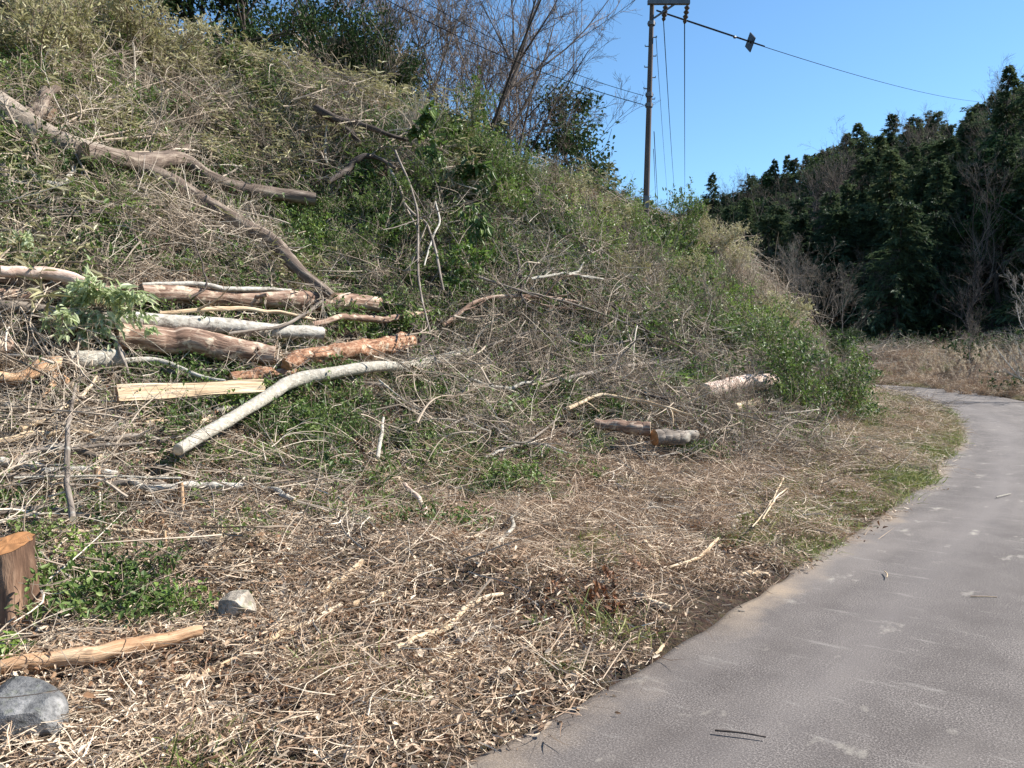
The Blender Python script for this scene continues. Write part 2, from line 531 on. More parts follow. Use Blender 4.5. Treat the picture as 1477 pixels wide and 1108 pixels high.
def road_mat(nt, out):
    k = NT(nt)
    v = k.attr('bark', 'Vector')           # x = metres across from the bank side, y = metres along
    sep = k.N.new('ShaderNodeSeparateXYZ'); k.L.new(v, sep.inputs[0])
    x, y = sep.outputs[0], sep.outputs[1]
    n_f = k.noise(v, 130, 3, 0.8); n_g = k.noise(v, 60, 3, 0.6); n_m = k.noise(v, 3.2, 5, 0.65)
    n_l = k.noise(k.scalev(v, (1.0, 0.22, 1)), 1.5, 3, 0.6)
    c = k.ramp(n_f, [(0.34, (0.026, 0.022, 0.021)), (0.5, (0.095, 0.081, 0.074)), (0.66, (0.29, 0.255, 0.232))])
    c = k.mix(k.ramp(n_m, [(0.38, 0.0), (0.70, 0.6)]), c, (0.052, 0.042, 0.038))
    c = k.mix(k.ramp(n_l, [(0.45, 0.0), (0.7, 0.6)]), c, (0.19, 0.165, 0.148))
    # the two wheel tracks are polished paler
    tr = k.math('ADD', k.ramp(k.math('ABSOLUTE', k.math('SUBTRACT', x, 0.75)), [(0.0, 0.4), (0.32, 0.0)]), k.ramp(k.math('ABSOLUTE', k.math('SUBTRACT', x, 2.15)), [(0.0, 0.4), (0.32, 0.0)]))
    c = k.mix(k.math('MULTIPLY', tr, n_m), c, (0.20, 0.18, 0.172))
    # scuffs and dried mud
    sc = k.noise(k.scalev(v, (1.0, 0.55, 1)), 4.6, 4, 0.62)
    c = k.mix(k.math('MULTIPLY', k.ramp(sc, [(0.62, 0.0), (0.72, 0.6)]), k.math('ADD', n_g, 0.25)), c, (0.46, 0.42, 0.35))
    sc3 = k.noise(k.scalev(v, (0.35, 1.6, 1)), 7.0, 4, 0.62)
    c = k.mix(k.ramp(sc3, [(0.60, 0.0), (0.76, 0.35)]), c, (0.40, 0.37, 0.33))
    # sand and dust washed to the edge
    e = k.math('ADD', x, k.math('MULTIPLY', k.math('SUBTRACT', n_m, 0.5), 0.5))
    c = k.mix(k.math('MULTIPLY', k.ramp(e, [(0.03, 1.0), (0.24, 0.0)]), k.math('MULTIPLY', k.math('ADD', n_g, 0.3, True), k.ramp(k.noise(v, 0.55, 2, .5), [(.42, .12), (.6, 1.0)]))), c, (0.33, 0.25, 0.17))
    h = k.math('ADD', n_f, k.math('MULTIPLY', n_g, 0.35))
    bp = k.node('ShaderNodeBump', Strength=0.5, Distance=0.005, Height=h)
    p = k.node('ShaderNodeBsdfPrincipled', Base__Color=c, Roughness=0.82, Normal=bp.outputs[0])
    p.inputs['Specular IOR Level'].default_value = 0.35
    k.L.new(p.outputs[0], out.inputs[0])

cl = catmull(INNER[::1], 0.12)
tg = nrm(np.gradient(cl, axis=0)); nr = np.stack([tg[:, 1], -tg[:, 0]], -1)
al = np.concatenate([[0], np.cumsum(np.linalg.norm(np.diff(cl, axis=0), axis=1))])
us = np.array([0, .02, .06, .15, .4, .8, 1.2, 1.6, 2.0, 2.4, 2.8, 2.93, 3.0])
jit = 0.05 * fbm(al * 1.1, al * 0, 0, 3, 21) + 0.025 * vnoise(al * 6, al * 0, 0, 33)
jit2 = 0.06 * fbm(al * 1.3, al * 0 + 9, 0, 3, 22)
u2 = us[None] + jit[:, None] * np.clip(1 - us / 0.5, 0, 1)[None] + jit2[:, None] * np.clip((us - 2.5) / 0.5, 0, 1)[None]
P = cl[:, None] + nr[:, None] * u2[..., None]
zz = np.interp(us, [0, .02, .06, .4, 1.5, 2.8, 3.0], [-.03, 0.022, .03, .034, .05, .034, -.03])[None] + 0.004 * vnoise(P[..., 0] * 2, P[..., 1] * 2, 0, 2)
mb = MB()
idx = np.arange(P[..., 0].size).reshape(P.shape[:2])
q = np.stack([idx[:-1, :-1], idx[:-1, 1:], idx[1:, 1:], idx[1:, :-1]], -1).reshape(-1, 4)[:, ::-1]
mb.add(np.concatenate([P, zz[..., None]], -1), q, bark=np.stack([u2, al[:, None] + 0 * u2, 0 * u2], -1))
road = tag(link('road', mb.mesh('road', [M('road_asphalt', road_mat)], True)), kind='structure')
# ------------------------------------------------------------------ materials of the growth and the wood
m_straw = leaf_mat('dry_straw', [(0, (0.12, 0.065, 0.038)), (0.3, (0.31, 0.205, 0.13)), (0.6, (0.53, 0.405, 0.285)), (1, (0.82, 0.71, 0.55))], 0.15, 0.6)
m_dead = leaf_mat('dead_leaf', [(0, (0.09, 0.04, 0.022)), (0.4, (0.22, 0.115, 0.06)), (0.75, (0.38, 0.25, 0.15)), (1, (0.55, 0.44, 0.32))], 0.15, 0.55)
m_twig = leaf_mat('twig', [(0, (0.07, 0.048, 0.032)), (0.35, (0.24, 0.185, 0.135)), (0.7, (0.47, 0.385, 0.295)), (1, (0.74, 0.66, 0.54))], 0.0, 0.75, 0.2)
m_green = leaf_mat('evergreen_leaf', [(0, (0.025, 0.05, 0.014)), (0.4, (0.08, 0.135, 0.03)), (0.75, (0.18, 0.25, 0.065)), (1, (0.38, 0.45, 0.17))], 0.35, 0.5, 0.35)
m_lime = leaf_mat('fresh_leaf', [(0, (0.06, 0.12, 0.02)), (0.5, (0.16, 0.25, 0.045)), (1, (0.32, 0.40, 0.11))], 0.35, 0.4, 0.45)
m_laurel = leaf_mat('cut_laurel_leaf', [(0, (0.24, 0.30, 0.12)), (0.5, (0.50, 0.57, 0.31)), (1, (0.68, 0.74, 0.50))], 0.55, 0.4, 0.4, 0.0)
m_sasa = leaf_mat('bamboo_grass_leaf', [(0, (0.11, 0.11, 0.045)), (0.4, (0.30, 0.28, 0.13)), (0.75, (0.52, 0.48, 0.29)), (1, (0.74, 0.70, 0.52))], 0.3, 0.5)
m_dark = leaf_mat('dark_foliage', [(0, (0.015, 0.032, 0.012)), (0.5, (0.045, 0.08, 0.027)), (1, (0.13, 0.18, 0.06))], 0.2, 0.65, 0.15)
m_conif = leaf_mat('conifer_needles', [(0, (0.022, 0.04, 0.022)), (0.5, (0.068, 0.10, 0.05)), (1, (0.17, 0.20, 0.09))], 0.35, 0.6, 0.2)
m_grey = leaf_mat('bare_twig', [(0, (0.065, 0.044, 0.035)), (0.5, (0.15, 0.11, 0.088)), (1, (0.30, 0.24, 0.19))], 0.0, 0.8, 0.15)
m_rusty = leaf_mat('brown_withered_leaf', [(0, (0.10, 0.04, 0.02)), (0.5, (0.20, 0.085, 0.04)), (1, (0.36, 0.19, 0.09))], 0.2, 0.5)
m_grass = leaf_mat('verge_grass', [(0, (0.07, 0.10, 0.02)), (0.5, (0.19, 0.23, 0.06)), (1, (0.40, 0.38, 0.17))], 0.3, 0.5)
m_plume = leaf_mat('pampas_plume', [(0, (0.34, 0.27, 0.18)), (1, (0.70, 0.62, 0.50))], 0.4, 0.8)

b_grey = bark_mat('grey_bark', (0.07, 0.055, 0.045), (0.20, 0.165, 0.135), (0.36, 0.31, 0.26), 16, 0.16, 0.7, (0.34, 0.32, 0.27), 0.58)
b_trunk = bark_mat('fallen_trunk_bark', (0.11, 0.085, 0.065), (0.27, 0.22, 0.175), (0.44, 0.375, 0.31), 12, 0.12, 0.8, (0.16, 0.13, 0.10), 0.6)
b_dark = bark_mat('dark_bark', (0.03, 0.022, 0.018), (0.075, 0.058, 0.048), (0.17, 0.14, 0.12), 20, 0.2, 0.7)
b_red = bark_mat('reddish_bark', (0.055, 0.033, 0.024), (0.25, 0.155, 0.11), (0.52, 0.41, 0.32), 26, 0.16, 1.0, (0.58, 0.46, 0.34), 0.54)
b_rot = bark_mat('rotten_wood', (0.06, 0.028, 0.016), (0.30, 0.15, 0.085), (0.58, 0.40, 0.27), 34, 0.5, 1.0, (0.62, 0.49, 0.36), 0.56)
b_pale = bark_mat('pale_smooth_bark', (0.16, 0.135, 0.11), (0.42, 0.385, 0.33), (0.60, 0.565, 0.49), 22, 0.7, 0.6, (0.36, 0.35, 0.31), 0.58)
b_white = bark_mat('whitish_bark', (0.30, 0.28, 0.24), (0.36, 0.325, 0.265), (0.56, 0.525, 0.455), 26, 0.9, 0.9, (0.42, 0.44, 0.38), 0.6)
b_bare = bark_mat('peeled_wood', (0.24, 0.15, 0.085), (0.56, 0.42, 0.27), (0.76, 0.66, 0.50), 40, 0.06, 0.8)
b_orange = bark_mat('orange_peeled_wood', (0.22, 0.11, 0.055), (0.42, 0.25, 0.14), (0.66, 0.49, 0.32), 24, 0.12, 1.0, (0.14, 0.08, 0.05), 0.58)
b_pink = bark_mat('pinkish_bark', (0.30, 0.19, 0.14), (0.56, 0.42, 0.34), (0.70, 0.60, 0.51), 14, 0.4, 0.5)
c_pale = cut_mat('sawn_pale', (0.62, 0.46, 0.29), (0.78, 0.64, 0.45))
c_orange = cut_mat('sawn_orange', (0.36, 0.15, 0.05), (0.50, 0.25, 0.10))
c_brown = cut_mat('sawn_brown', (0.26, 0.16, 0.10), (0.40, 0.27, 0.18))
b_limb = bark_mat('brown_limb_bark', (0.05, 0.036, 0.028), (0.155, 0.115, 0.09), (0.34, 0.28, 0.22), 18, 0.18, 0.9)
b_stump = bark_mat('stump_bark', (0.035, 0.02, 0.014), (0.13, 0.075, 0.048), (0.32, 0.21, 0.14), 13, 0.25, 1.0)
# ------------------------------------------------------------------ trees
def put(name, label, cat, group, loc, parts, rz=0.0, sc=1.0):
    """one thing: an Empty at its base with the parts (name, mesh) under it"""
    e = empty(name, loc, label, cat, group, rz)
    e.scale = (sc, sc, sc) if np.isscalar(sc) else sc
    for nm, me in parts:
        link(nm, me, e, rel=False)
    return e

def bare_tree_parts(H, R, lean=(0, 0), seed=0, bark=b_grey, spread=1.0, twigs=1, base=0.3, tint=0.5, forks=6, tk=6):
    global rng
    keep = rng; rng = np.random.default_rng(seed)
    mt = MB(); mc = MB()
    n = 9
    t = np.linspace(0, 1, n)
    w = np.cumsum(rng.normal(size=(n, 2)) * 0.03 * H, 0); w[0] = 0
    trunk = np.stack([lean[0] * H * t ** 1.3 + w[:, 0], lean[1] * H * t ** 1.3 + w[:, 1], H * t], -1)[None]
    tr = (R * np.interp(t, [0, .06, .3, 1], [1.25, 1, .78, .12]))[None]
    trunk[0, 0, 2] = -0.4
    tubes(mt, trunk, tr, 8, tint=tint, rough=0.12)
    P1, R1 = grow(trunk, tr, forks + 4, 42, 0.55 * spread, 0.62, 7, base, 0.14, 0.22, 0.98)
    tubes(mt, P1, R1, 5, tint=tint)
    P2, R2 = grow(P1, R1, 6, 40, 0.55, 0.6, 6, 0.15, 0.14, 0.18)
    tubes(mc, P2, np.maximum(R2, .006), 4, tint=U(.2, .7, len(P2)))
    P3, R3 = grow(P2, R2, 5, 40, 0.55, 0.6, 5, 0.15, 0.16, 0.12)
    tubes(mc, P3, np.maximum(R3, .0042), 3, tint=U(.2, .9, len(P3)))
    if twigs:
        P4, R4 = grow(P3, R3, tk, 40, 0.6, 0.6, 4, 0.1, 0.16, 0.1)
        tubes(mc, P4, np.maximum(R4, .003), 3, tint=U(.2, .9, len(P4)))
    rng = keep
    return [('trunk', mt.mesh('bare_trunk', [bark], True)), ('crown', mc.mesh('bare_crown', [m_grey], False))], P3

def leafy_parts(H, R, Wd, nleaf, leafL, leafW, mat, seed, bark=b_dark, base=0.25, dark_trunk=True, lobes=9, sprig=True):
    """broad leaved evergreen: limbs, then sprays of leaves round the ends of the limbs"""
    global rng
    keep = rng; rng = np.random.default_rng(seed)
    mt = MB(); mc = MB()
    n = 7; t = np.linspace(0, 1, n)
    w = np.cumsum(rng.normal(size=(n, 2)) * 0.035 * H, 0); w[0] = 0
    trunk = np.stack([w[:, 0], w[:, 1], H * 0.9 * t], -1)[None]; trunk[0, 0, 2] = -0.3
    tr = (R * np.interp(t, [0, .3, 1], [1.2, .8, .12]))[None]
    tubes(mt, trunk, tr, 7, rough=0.1)
    P1, R1 = grow(trunk, tr, lobes * 2, 58, Wd, 0.5, 6, base, 0.16, 0.12)
    tubes(mt, P1, R1, 5)
    P2, R2 = grow(P1, R1, 7, 45, 0.5, 0.55, 5, 0.25, 0.16, 0.1)
    tubes(mt, P2, np.maximum(R2, .005), 3)
    # leaf clumps gather at branch ends and leave gaps between
    ends = np.concatenate([P2[:, -1], P2[:, 2], P1[:, -1], trunk[:, -1]])
    k = rng.integers(0, len(ends), nleaf)
    cl = H * 0.05 * U(0.7, 1.6, len(ends))
    pos = ends[k] + rdir(nleaf) * (cl[k] * rng.random(nleaf) ** 0.4)[:, None] * np.array([1.25, 1.25, 0.75])
    d = nrm(rdir(nleaf) + nrm(pos - ends[k] + 1e-6) * 0.8 + np.array([0, 0, -0.15]))
    nor = nrm(rdir(nleaf) * 0.7 + np.array([0, 0, 1.0]))
    tt = np.clip(U(0, 1, len(ends))[k] * 0.5 + U(0, .5, nleaf), 0, 1)
    leaves(mc, pos, d, nor, leafL * U(.7, 1.3, nleaf), leafW * U(.7, 1.3, nleaf), tint=tt)
    rng = keep
    return [('trunk', mt.mesh('leafy_trunk', [bark], True)), ('crown', mc.mesh('leafy_crown', [mat], False))]

def conifer_parts(H, R, Wd, seed, dens=1.0, droop=0.25, top=0.05, base=0.12, lobe=.55, sl=.19):
    """cedar or cypress: whorls of sprays, narrowing to a ragged point"""
    global rng
    keep = rng; rng = np.random.default_rng(seed)
    mt = MB(); mc = MB()
    n = 6; t = np.linspace(0, 1, n)
    trunk = np.stack([0.02 * H * np.sin(t * 3 + seed), 0 * t, H * t], -1)[None]; trunk[0, 0, 2] = -0.6
    tr = (R * np.interp(t, [0, 1], [1.1, .06]))[None]
    tubes(mt, trunk, tr, 6)
    nb = int(250 * dens)
    u = base + (0.99 - base) * rng.random(nb) ** 0.85
    az = U(0, 2 * PI, nb)
    prof = np.interp(u, [base, .3, .6, .85, 1], [.8, 1, .68, .3, top])
    lump = 0.8 + lobe * fbm(az * 0.9, u * 5, 0, 2, seed + 3)
    L = Wd * prof * lump * U(.7, 1.15, nb)
    p0 = np.stack([np.interp(u, t, trunk[0, :, 0]), 0 * u, u * H], -1)
    el = rad(1) * (U(-25, 15, nb) + 40 * (u - .4))
    d = np.stack([np.cos(az) * np.cos(el), np.sin(az) * np.cos(el), np.sin(el)], -1)
    P = bendpaths(p0, d, L, 5, 0.06, droop)
    tubes(mt, P, np.linspace(1, .3, 5)[None] * (R * .16 * (1.1 - u))[:, None], 3)
    m = 24
    k = np.repeat(np.arange(nb), m)
    f = (rng.random(nb * m) ** 0.6) * 4; i = np.minimum(f.astype(int), 3); w = (f - i)[:, None]
    pos = P[k, i] * (1 - w) + P[k, i + 1] * w
    tdir = nrm(P[k, i + 1] - P[k, i])
    dd = nrm(tdir * 0.9 + rdir(len(k)) * 0.65 + np.array([0, 0, -0.18]))
    pos = pos + rdir(len(k)) * (0.05 * L[k])[:, None]
    ll = Wd * sl * U(.5, 1.25, len(k)) * (0.6 + 0.5 * prof[k])
    leaves(mc, pos, dd, nrm(rdir(len(k)) * .6 + np.array([0, 0, 1.])), ll, ll * 0.34, tint=np.clip(U(0, .7, nb)[k] + U(0, .3, len(k)), 0, 1), fold=.12, droop=.2)
    # fine ragged tips
    kk = rng.integers(0, len(pos), len(pos) // 1)
    leaves(mc, pos[kk] + dd[kk] * (ll[kk] * .55)[:, None], nrm(dd[kk] + rdir(len(kk)) * .6), rdir(len(kk)), ll[kk] * .5, ll[kk] * .11, tint=U(.2, 1, len(kk)))
    rng = keep
    return [('trunk', mt.mesh('conifer_trunk', [b_dark], True)), ('crown', mc.mesh('conifer_crown', [m_conif], False))]

# ---- the wooded hill beyond the road: conifers, bare trees and round evergreens
con = [conifer_parts(12, .20, 2.7, 31, 1.0, .2, .05, .12, .9, .15), conifer_parts(10.5, .20, 3.1, 32, 1.15, .3, .25, .1, 1.1, .13), conifer_parts(11, .20, 2.9, 33, 1.1, .1, .3, .1, 1.0, .13), conifer_parts(9.5, .20, 3.3, 34, 1.15, .15, .45, .1, 1.2, .12)]
brd = [leafy_parts(9, .2, .42, 5200, .30, .17, m_dark, 51 + i) for i in range(2)]
bar = []
for i in range(3):
    bar.append(bare_tree_parts(9.5, .13, (0, 0), 61 + i, b_dark, 1.1, 1, .2, .6, 6, 4)[0])
hp = []
g = np.random.default_rng(3)
tries = 0
cand = []
for i in range(9000):
    # strips along the hill
    u_ = g.random(); x = g.uniform(-10, 95); y = g.uniform(28, 175)
    cand.append((x, y))
cand = np.array(cand)
hd, ht = sdist(cand[:, 0], cand[:, 1], HILL); hd = -hd
rs, _ = sdist(cand[:, 0], cand[:, 1], INNER)
ok = (hd > 0.5) & (hd < 62) & (cand[:, 0] / cand[:, 1] < 0.86) & (cand[:, 0] / cand[:, 1] > 0.10) & ((rs < -11) | (rs > 0))
cand = cand[ok]; hd = hd[ok]
sel = []
for p_, h_ in sorted(zip(cand.tolist(), hd.tolist()), key=lambda q: q[0][1]):
    gap = 2.75 if p_[1] < 80 else 3.6
    if all((p_[0] - a[0]) ** 2 + (p_[1] - a[1]) ** 2 > gap * gap for a in sel[-160:]):
        sel.append((p_[0], p_[1], h_))
print('hill trees', len(sel))
cx = 0
hillz = height(np.array([s_[0] for s_ in sel]), np.array([s_[1] for s_ in sel]))
near_lab = {}
for (x, y, h_), z in zip(sel, hillz):
    r = g.random(); patch = float(vnoise(x * .06, y * .06, 0, 17))
    rz = g.uniform(0, 6.28)
    if h_ < 5 and r < .45 or patch > .26 and r < .62:
        s_ = g.uniform(.7, 1.05) * 1.12 if h_ > 5 else g.uniform(.45, .8)
        put('bare_tree', 'leafless grey brown tree among the dark evergreens of the wooded hill', 'tree', 'leafless trees on the wooded hill', (x, y, z), bar[int(g.integers(3))], rz, s_)
    elif patch < -.42 and r < .7 or r < .14:
        put('broadleaf_tree', 'round crowned dark broadleaf evergreen on the wooded hill', 'tree', 'broadleaf evergreens on the wooded hill', (x, y, z), brd[int(g.integers(2))], rz, g.uniform(.75, 1.15))
    else:
        s_ = g.uniform(.8, 1.05)
        put('conifer_tree', 'dark pointed conifer in the thick stand on the wooded hill', 'tree', 'conifers on the wooded hill', (x, y, z), con[[0, 1, 2, 3, 1, 3][int(g.integers(6))]], rz, (s_ * g.uniform(1, 1.35), s_ * g.uniform(1, 1.35), s_))

for px, d_, ytop, lab in ((1448, 66, 100, 'tall pointed conifer standing clear of the wood, second from the edge of the picture'), (1482, 64, 84, 'tallest conifer of the wood, cut off by the edge of the picture'), (1388, 74, 165, 'pointed conifer top on the skyline just below the end of the marker wire'),
                          (1318, 84, 182, 'conifer top breaking the skyline in the upper third of the wood'), (1180, 100, 222, 'narrow conifer top at mid height of the wooded skyline'), (1133, 105, 226, 'small spiky conifer, second of the two low on the skyline'), (1112, 105, 233, 'small spiky conifer, first of the two low on the skyline'), (1025, 118, 252, 'pair topped conifer near the low end of the skyline')):
    q_ = at(px, d_)
    s_ = (CAM_H + (505 - ytop) / F * d_ - q_[2]) / 12.0
    put('conifer_tree', lab, 'tree', 'conifers on the skyline', q_, con[0], px, (s_ * .9, s_ * .9, s_))
# ------------------------------------------------------------------ clumps that the litter, twigs and low growth are made of
def keepseed(seed):
    def deco(fn):
        def wr(*a, **k):
            global rng
            keep = rng; rng = np.random.default_rng(seed + k.pop('s', 0))
            r = fn(*a, **k)
            rng = keep
            return r
        return wr
    return deco

def disc(n, R, p=0.55):
    a = U(0, 2 * PI, n); r = R * rng.random(n) ** p
    return np.stack([np.cos(a) * r, np.sin(a) * r, 0 * r], -1)

@keepseed(100)
def straw_clump(R=.28, n=120, lo=.05, hi=.26, h=.05, w=.0035):
    mb = MB()
    p = disc(n, R); p[:, 2] = U(-.01, h, n)
    a = U(0, 2 * PI, n); e = rng.normal(size=n) * .22
    d = np.stack([np.cos(a) * np.cos(e), np.sin(a) * np.cos(e), np.sin(e)], -1)
    P = bendpaths(p, d, U(lo, hi, n), 4, .22, .05)
    ribbons(mb, P, w * U(.5, 1.6, n), tint=U(0, 1, n) ** 1.2)
    m = n // 5
    q = disc(m, R); q[:, 2] = U(0, h, m)
    leaves(mb, q, nrm(rdir(m) * np.array([1, 1, .35])), nrm(rdir(m) * .6 + [0, 0, 1]), U(.015, .05, m), U(.008, .02, m), tint=U(0.1, .9, m), fold=.2)
    return mb.mesh('straw_clump', [m_straw])

@keepseed(200)
def leaf_clump(R=.28, n=46, mat=None, lo=.02, hi=.06):
    mb = MB()
    q = disc(n, R); q[:, 2] = U(0, .045, n)
    leaves(mb, q, nrm(rdir(n) * np.array([1, 1, .4])), nrm(rdir(n) * .8 + [0, 0, 1]), U(lo, hi, n), U(lo * .5, hi * .5, n), tint=U(0, 1, n), fold=.35, droop=.25)
    return mb.mesh('leaf_clump', [mat or m_dead])

@keepseed(300)
def twig_clump(R=.4, n=26, lo=.12, hi=.6, r0=.0035, h=.12):
    mb = MB()
    p = disc(n, R); p[:, 2] = U(0, h, n)
    a = U(0, 2 * PI, n); e = rng.normal(size=n) * .22
    d = np.stack([np.cos(a) * np.cos(e), np.sin(a) * np.cos(e), np.sin(e)], -1)
    L = lo + (hi - lo) * rng.random(n) ** 1.6
    P = bendpaths(p, d, L, 6, .2, .03)
    R1 = np.linspace(1, .35, 6)[None] * (r0 * U(.5, 1.8, n))[:, None]
    tubes(mb, P, R1, 4, tint=U(0, 1, n))
    P2, R2 = grow(P, R1, 3, 40, .45, .6, 4, .2, .25, 0)
    tubes(mb, P2, np.maximum(R2, .0012), 3, tint=U(0, 1, len(P2)))
    return mb.mesh('twig_clump', [m_twig])

@keepseed(400)
def brush(R=.7, n=15, lo=.6, hi=1.7, r0=.010, h=.6, leafy=0):
    """a heap of felled branches with their side twigs"""
    mb = MB()
    p = disc(n, R); p[:, 2] = U(-.05, h, n)
    a = U(0, 2 * PI, n); e = U(-.3, .8, n)
    d = np.stack([np.cos(a) * np.cos(e), np.sin(a) * np.cos(e), np.sin(e)], -1)
    P = bendpaths(p - d * .4, d, U(lo, hi, n), 8, .22, .25)
    R1 = np.linspace(1, .3, 8)[None] * (r0 * U(.5, 1.7, n))[:, None]
    tubes(mb, P, R1, 5, tint=U(.1, .9, n))
    P2, R2 = grow(P, R1, 7, 38, .5, .55, 6, .15, .2, .03)
    tubes(mb, P2, np.maximum(R2, .0018), 3, tint=U(0, 1, len(P2)))
    P3, R3 = grow(P2, R2, 4, 38, .5, .6, 4, .15, .2, 0)
    tubes(mb, P3, np.maximum(R3, .0013), 3, tint=U(0, 1, len(P3)))
    if leafy:
        k = rng.integers(0, len(P3), leafy)
        leaves(mb, P3[k, -1] + rdir(leafy) * .02, nrm(rdir(leafy) + [0, 0, -.2]), nrm(rdir(leafy) * .7 + [0, 0, 1]), U(.03, .06, leafy), U(.012, .026, leafy), mat=1, tint=U(0, 1, leafy))
    return mb.mesh('brush_heap', [m_twig, m_green])

@keepseed(500)
def low_green(R=.26, n=230, h=.22, L=.032, W=.018, mat=None, stems=26):
    mb = MB()
    p = disc(stems, R * .8)
    d = nrm(np.stack([rng.normal(size=stems) * .5, rng.normal(size=stems) * .5, np.ones(stems)], -1))
    P = bendpaths(p, d, U(.4, 1.1, stems) * h, 4, .25, .1)
    tubes(mb, P, np.linspace(.0022, .001, 4)[None] * np.ones((stems, 1)), 3, mat=1, tint=.3)
    k = rng.integers(0, stems, n); i = rng.integers(1, 4, n)
    pos = P[k, i] + rdir(n) * .022
    leaves(mb, pos, nrm(rdir(n) + [0, 0, .1]), nrm(rdir(n) * .6 + [0, 0, 1]), L * U(.6, 1.4, n), W * U(.6, 1.4, n), tint=np.clip(U(0, .5, stems)[k] + U(0, .5, n), 0, 1))
    return mb.mesh('green_clump', [mat or m_green, m_twig])

@keepseed(600)
def sasa(R=.3, n=150, h=.7, stems=16, L=.13, W=.02, mat=None):
    mb = MB()
    p = disc(stems, R)
    d = nrm(np.stack([rng.normal(size=stems) * .4, rng.normal(size=stems) * .4, np.ones(stems)], -1))
    P = bendpaths(p, d, U(.5, 1.15, stems) * h, 6, .2, .2)
    tubes(mb, P, np.linspace(.004, .0015, 6)[None] * np.ones((stems, 1)), 3, mat=0, tint=.7)
    k = rng.integers(0, stems, n); i = rng.integers(2, 6, n)
    out = nrm(rdir(n) * np.array([1, 1, .3]) + P[k, i] * .5)
    leaves(mb, P[k, i], nrm(out + [0, 0, .25]), nrm(rdir(n) * .4 + [0, 0, 1]), L * U(.6, 1.3, n), W * U(.6, 1.3, n), tint=U(0, 1, n), fold=.06, droop=.35)
    return mb.mesh('bamboo_grass_clump', [mat or m_sasa])

@keepseed(700)
def tussock(R=.12, n=130, h=.5, mat=None, w=.005, sag=.55, lean=.45):
    mb = MB()
    p = disc(n, R)
    d = nrm(np.stack([rng.normal(size=n) * lean, rng.normal(size=n) * lean, np.ones(n)], -1))
    P = bendpaths(p, d, U(.35, 1.1, n) * h, 6, .2, sag)
    ribbons(mb, P, w * U(.6, 1.4, n), tint=U(0, 1, n))
    return mb.mesh('grass_tussock', [mat or m_straw])

# ------------------------------------------------------------------ where each kind grows or lies
def zone(px, py, r, w=1.0, sx=1.0):
    p = G(px, py); return (p[0], p[1], r, w)
def zones(zs):
    def f(x, y):
        v = 0 * x
        for (a, b, r, w) in zs:
            v = np.maximum(v, w * np.clip(1.45 - ((x - a) ** 2 + (y - b) ** 2) ** .5 / r, 0, 1))
        return v
    return f

CLEAR = [(*G(28, 1028)[:2], .17), (*G(337, 893)[:2], .10), (*G(60, 975)[:2], .05), (*G(150, 955)[:2], .06), (*G(220, 938)[:2], .05)]
TALL = [(*G(px, py)[:2], .17) for px in range(175, 390, 30) for py in (572, 592, 612)] + [(*G(px, py)[:2], .13) for px, py in ((270, 660), (300, 640), (340, 625), (380, 600), (420, 575), (450, 565), (500, 556), (550, 548), (600, 540), (650, 530))] + [(*G(px, py)[:2], .16) for px in range(210, 560, 45) for py in (452,)] + [(*G(px, py)[:2], .17) for px in range(190, 410, 40) for py in (478, 500, 522)] + [(*G(px, py)[:2], .17) for px in (430, 470, 510, 550, 590) for py in (515, 535)] + [(*G(px, py)[:2], .3) for px, py in ((20, 190), (70, 222), (120, 245), (170, 255), (230, 275), (290, 312), (340, 345), (390, 372), (430, 410), (300, 275), (350, 295), (400, 302), (450, 305))] + [(*G(px, py)[:2], .17) for px in (70, 110, 160) for py in (535, 555)] + [(*G(px, py)[:2], .42) for px in (1010, 1040, 1075, 1110, 1140) for py in (565, 590)] + [(*G(px, py)[:2], .32) for px in (870, 900, 930, 960, 990) for py in (635, 660)]
zgm = None
def lay(name, label, cat, srcs, dens, dmax, sc=(.8, 1.3), up=0.0, zo=0.0, box=(-13, 21, 1.3, 46), smin=0.05, far=13.0, smax=16, brk=.5, fs=1.0, seed=0, edge=0, slim=.8, down=None):
    global rng
    keep = rng; rng = np.random.default_rng(9000 + seed)
    n = int((box[1] - box[0]) * (box[3] - box[2]) * dmax)
    x = U(box[0], box[1], n); y = U(box[2], box[3], n)
    m = (np.abs(x / y) < slim) | (y < 3.0) & (np.abs(x) < 3.2)
    lod = np.minimum(1, (far / y) ** 1.3)
    m &= rng.random(n) < lod
    x, y = x[m], y[m]
    s, t = sdist(x, y, INNER)
    d = dens(x, y, s, t)
    if brk: d = d * np.clip(1 + brk * 2.6 * fbm(x * 1.3, y * 1.3, seed * 3.1, 3, 40 + seed), 0, 1.7)
    for (ex, ey, er) in (CLEAR + TALL if name in ('leafy_undergrowth', 'brush_heap', 'fine_brush', 'bamboo_grass', 'dry_grass_tufts', 'twigs_on_logs', 'long_dry_grass') else CLEAR): d = d * (((x - ex) ** 2 + (y - ey) ** 2) > er * er)
    m = (s > smin + edge * U(0, 1, len(s)) ** 2) & (s < smax) & (rng.random(len(x)) < d)
    x, y, s = x[m], y[m], s[m]
    z = height(x, y)
    nn = nrm(gnormal(x, y) * (1 - up) + np.array([0, 0, up]) + rng.normal(size=(len(x), 3)) * .10)
    sc_ = U(sc[0], sc[1], len(x)) * np.maximum(1, (y / far) ** .55) ** fs
    print(name, len(x))
    scatter(name, label, cat, srcs, np.stack([x, y, z + zo], -1), nn, sc_)
    rng = keep

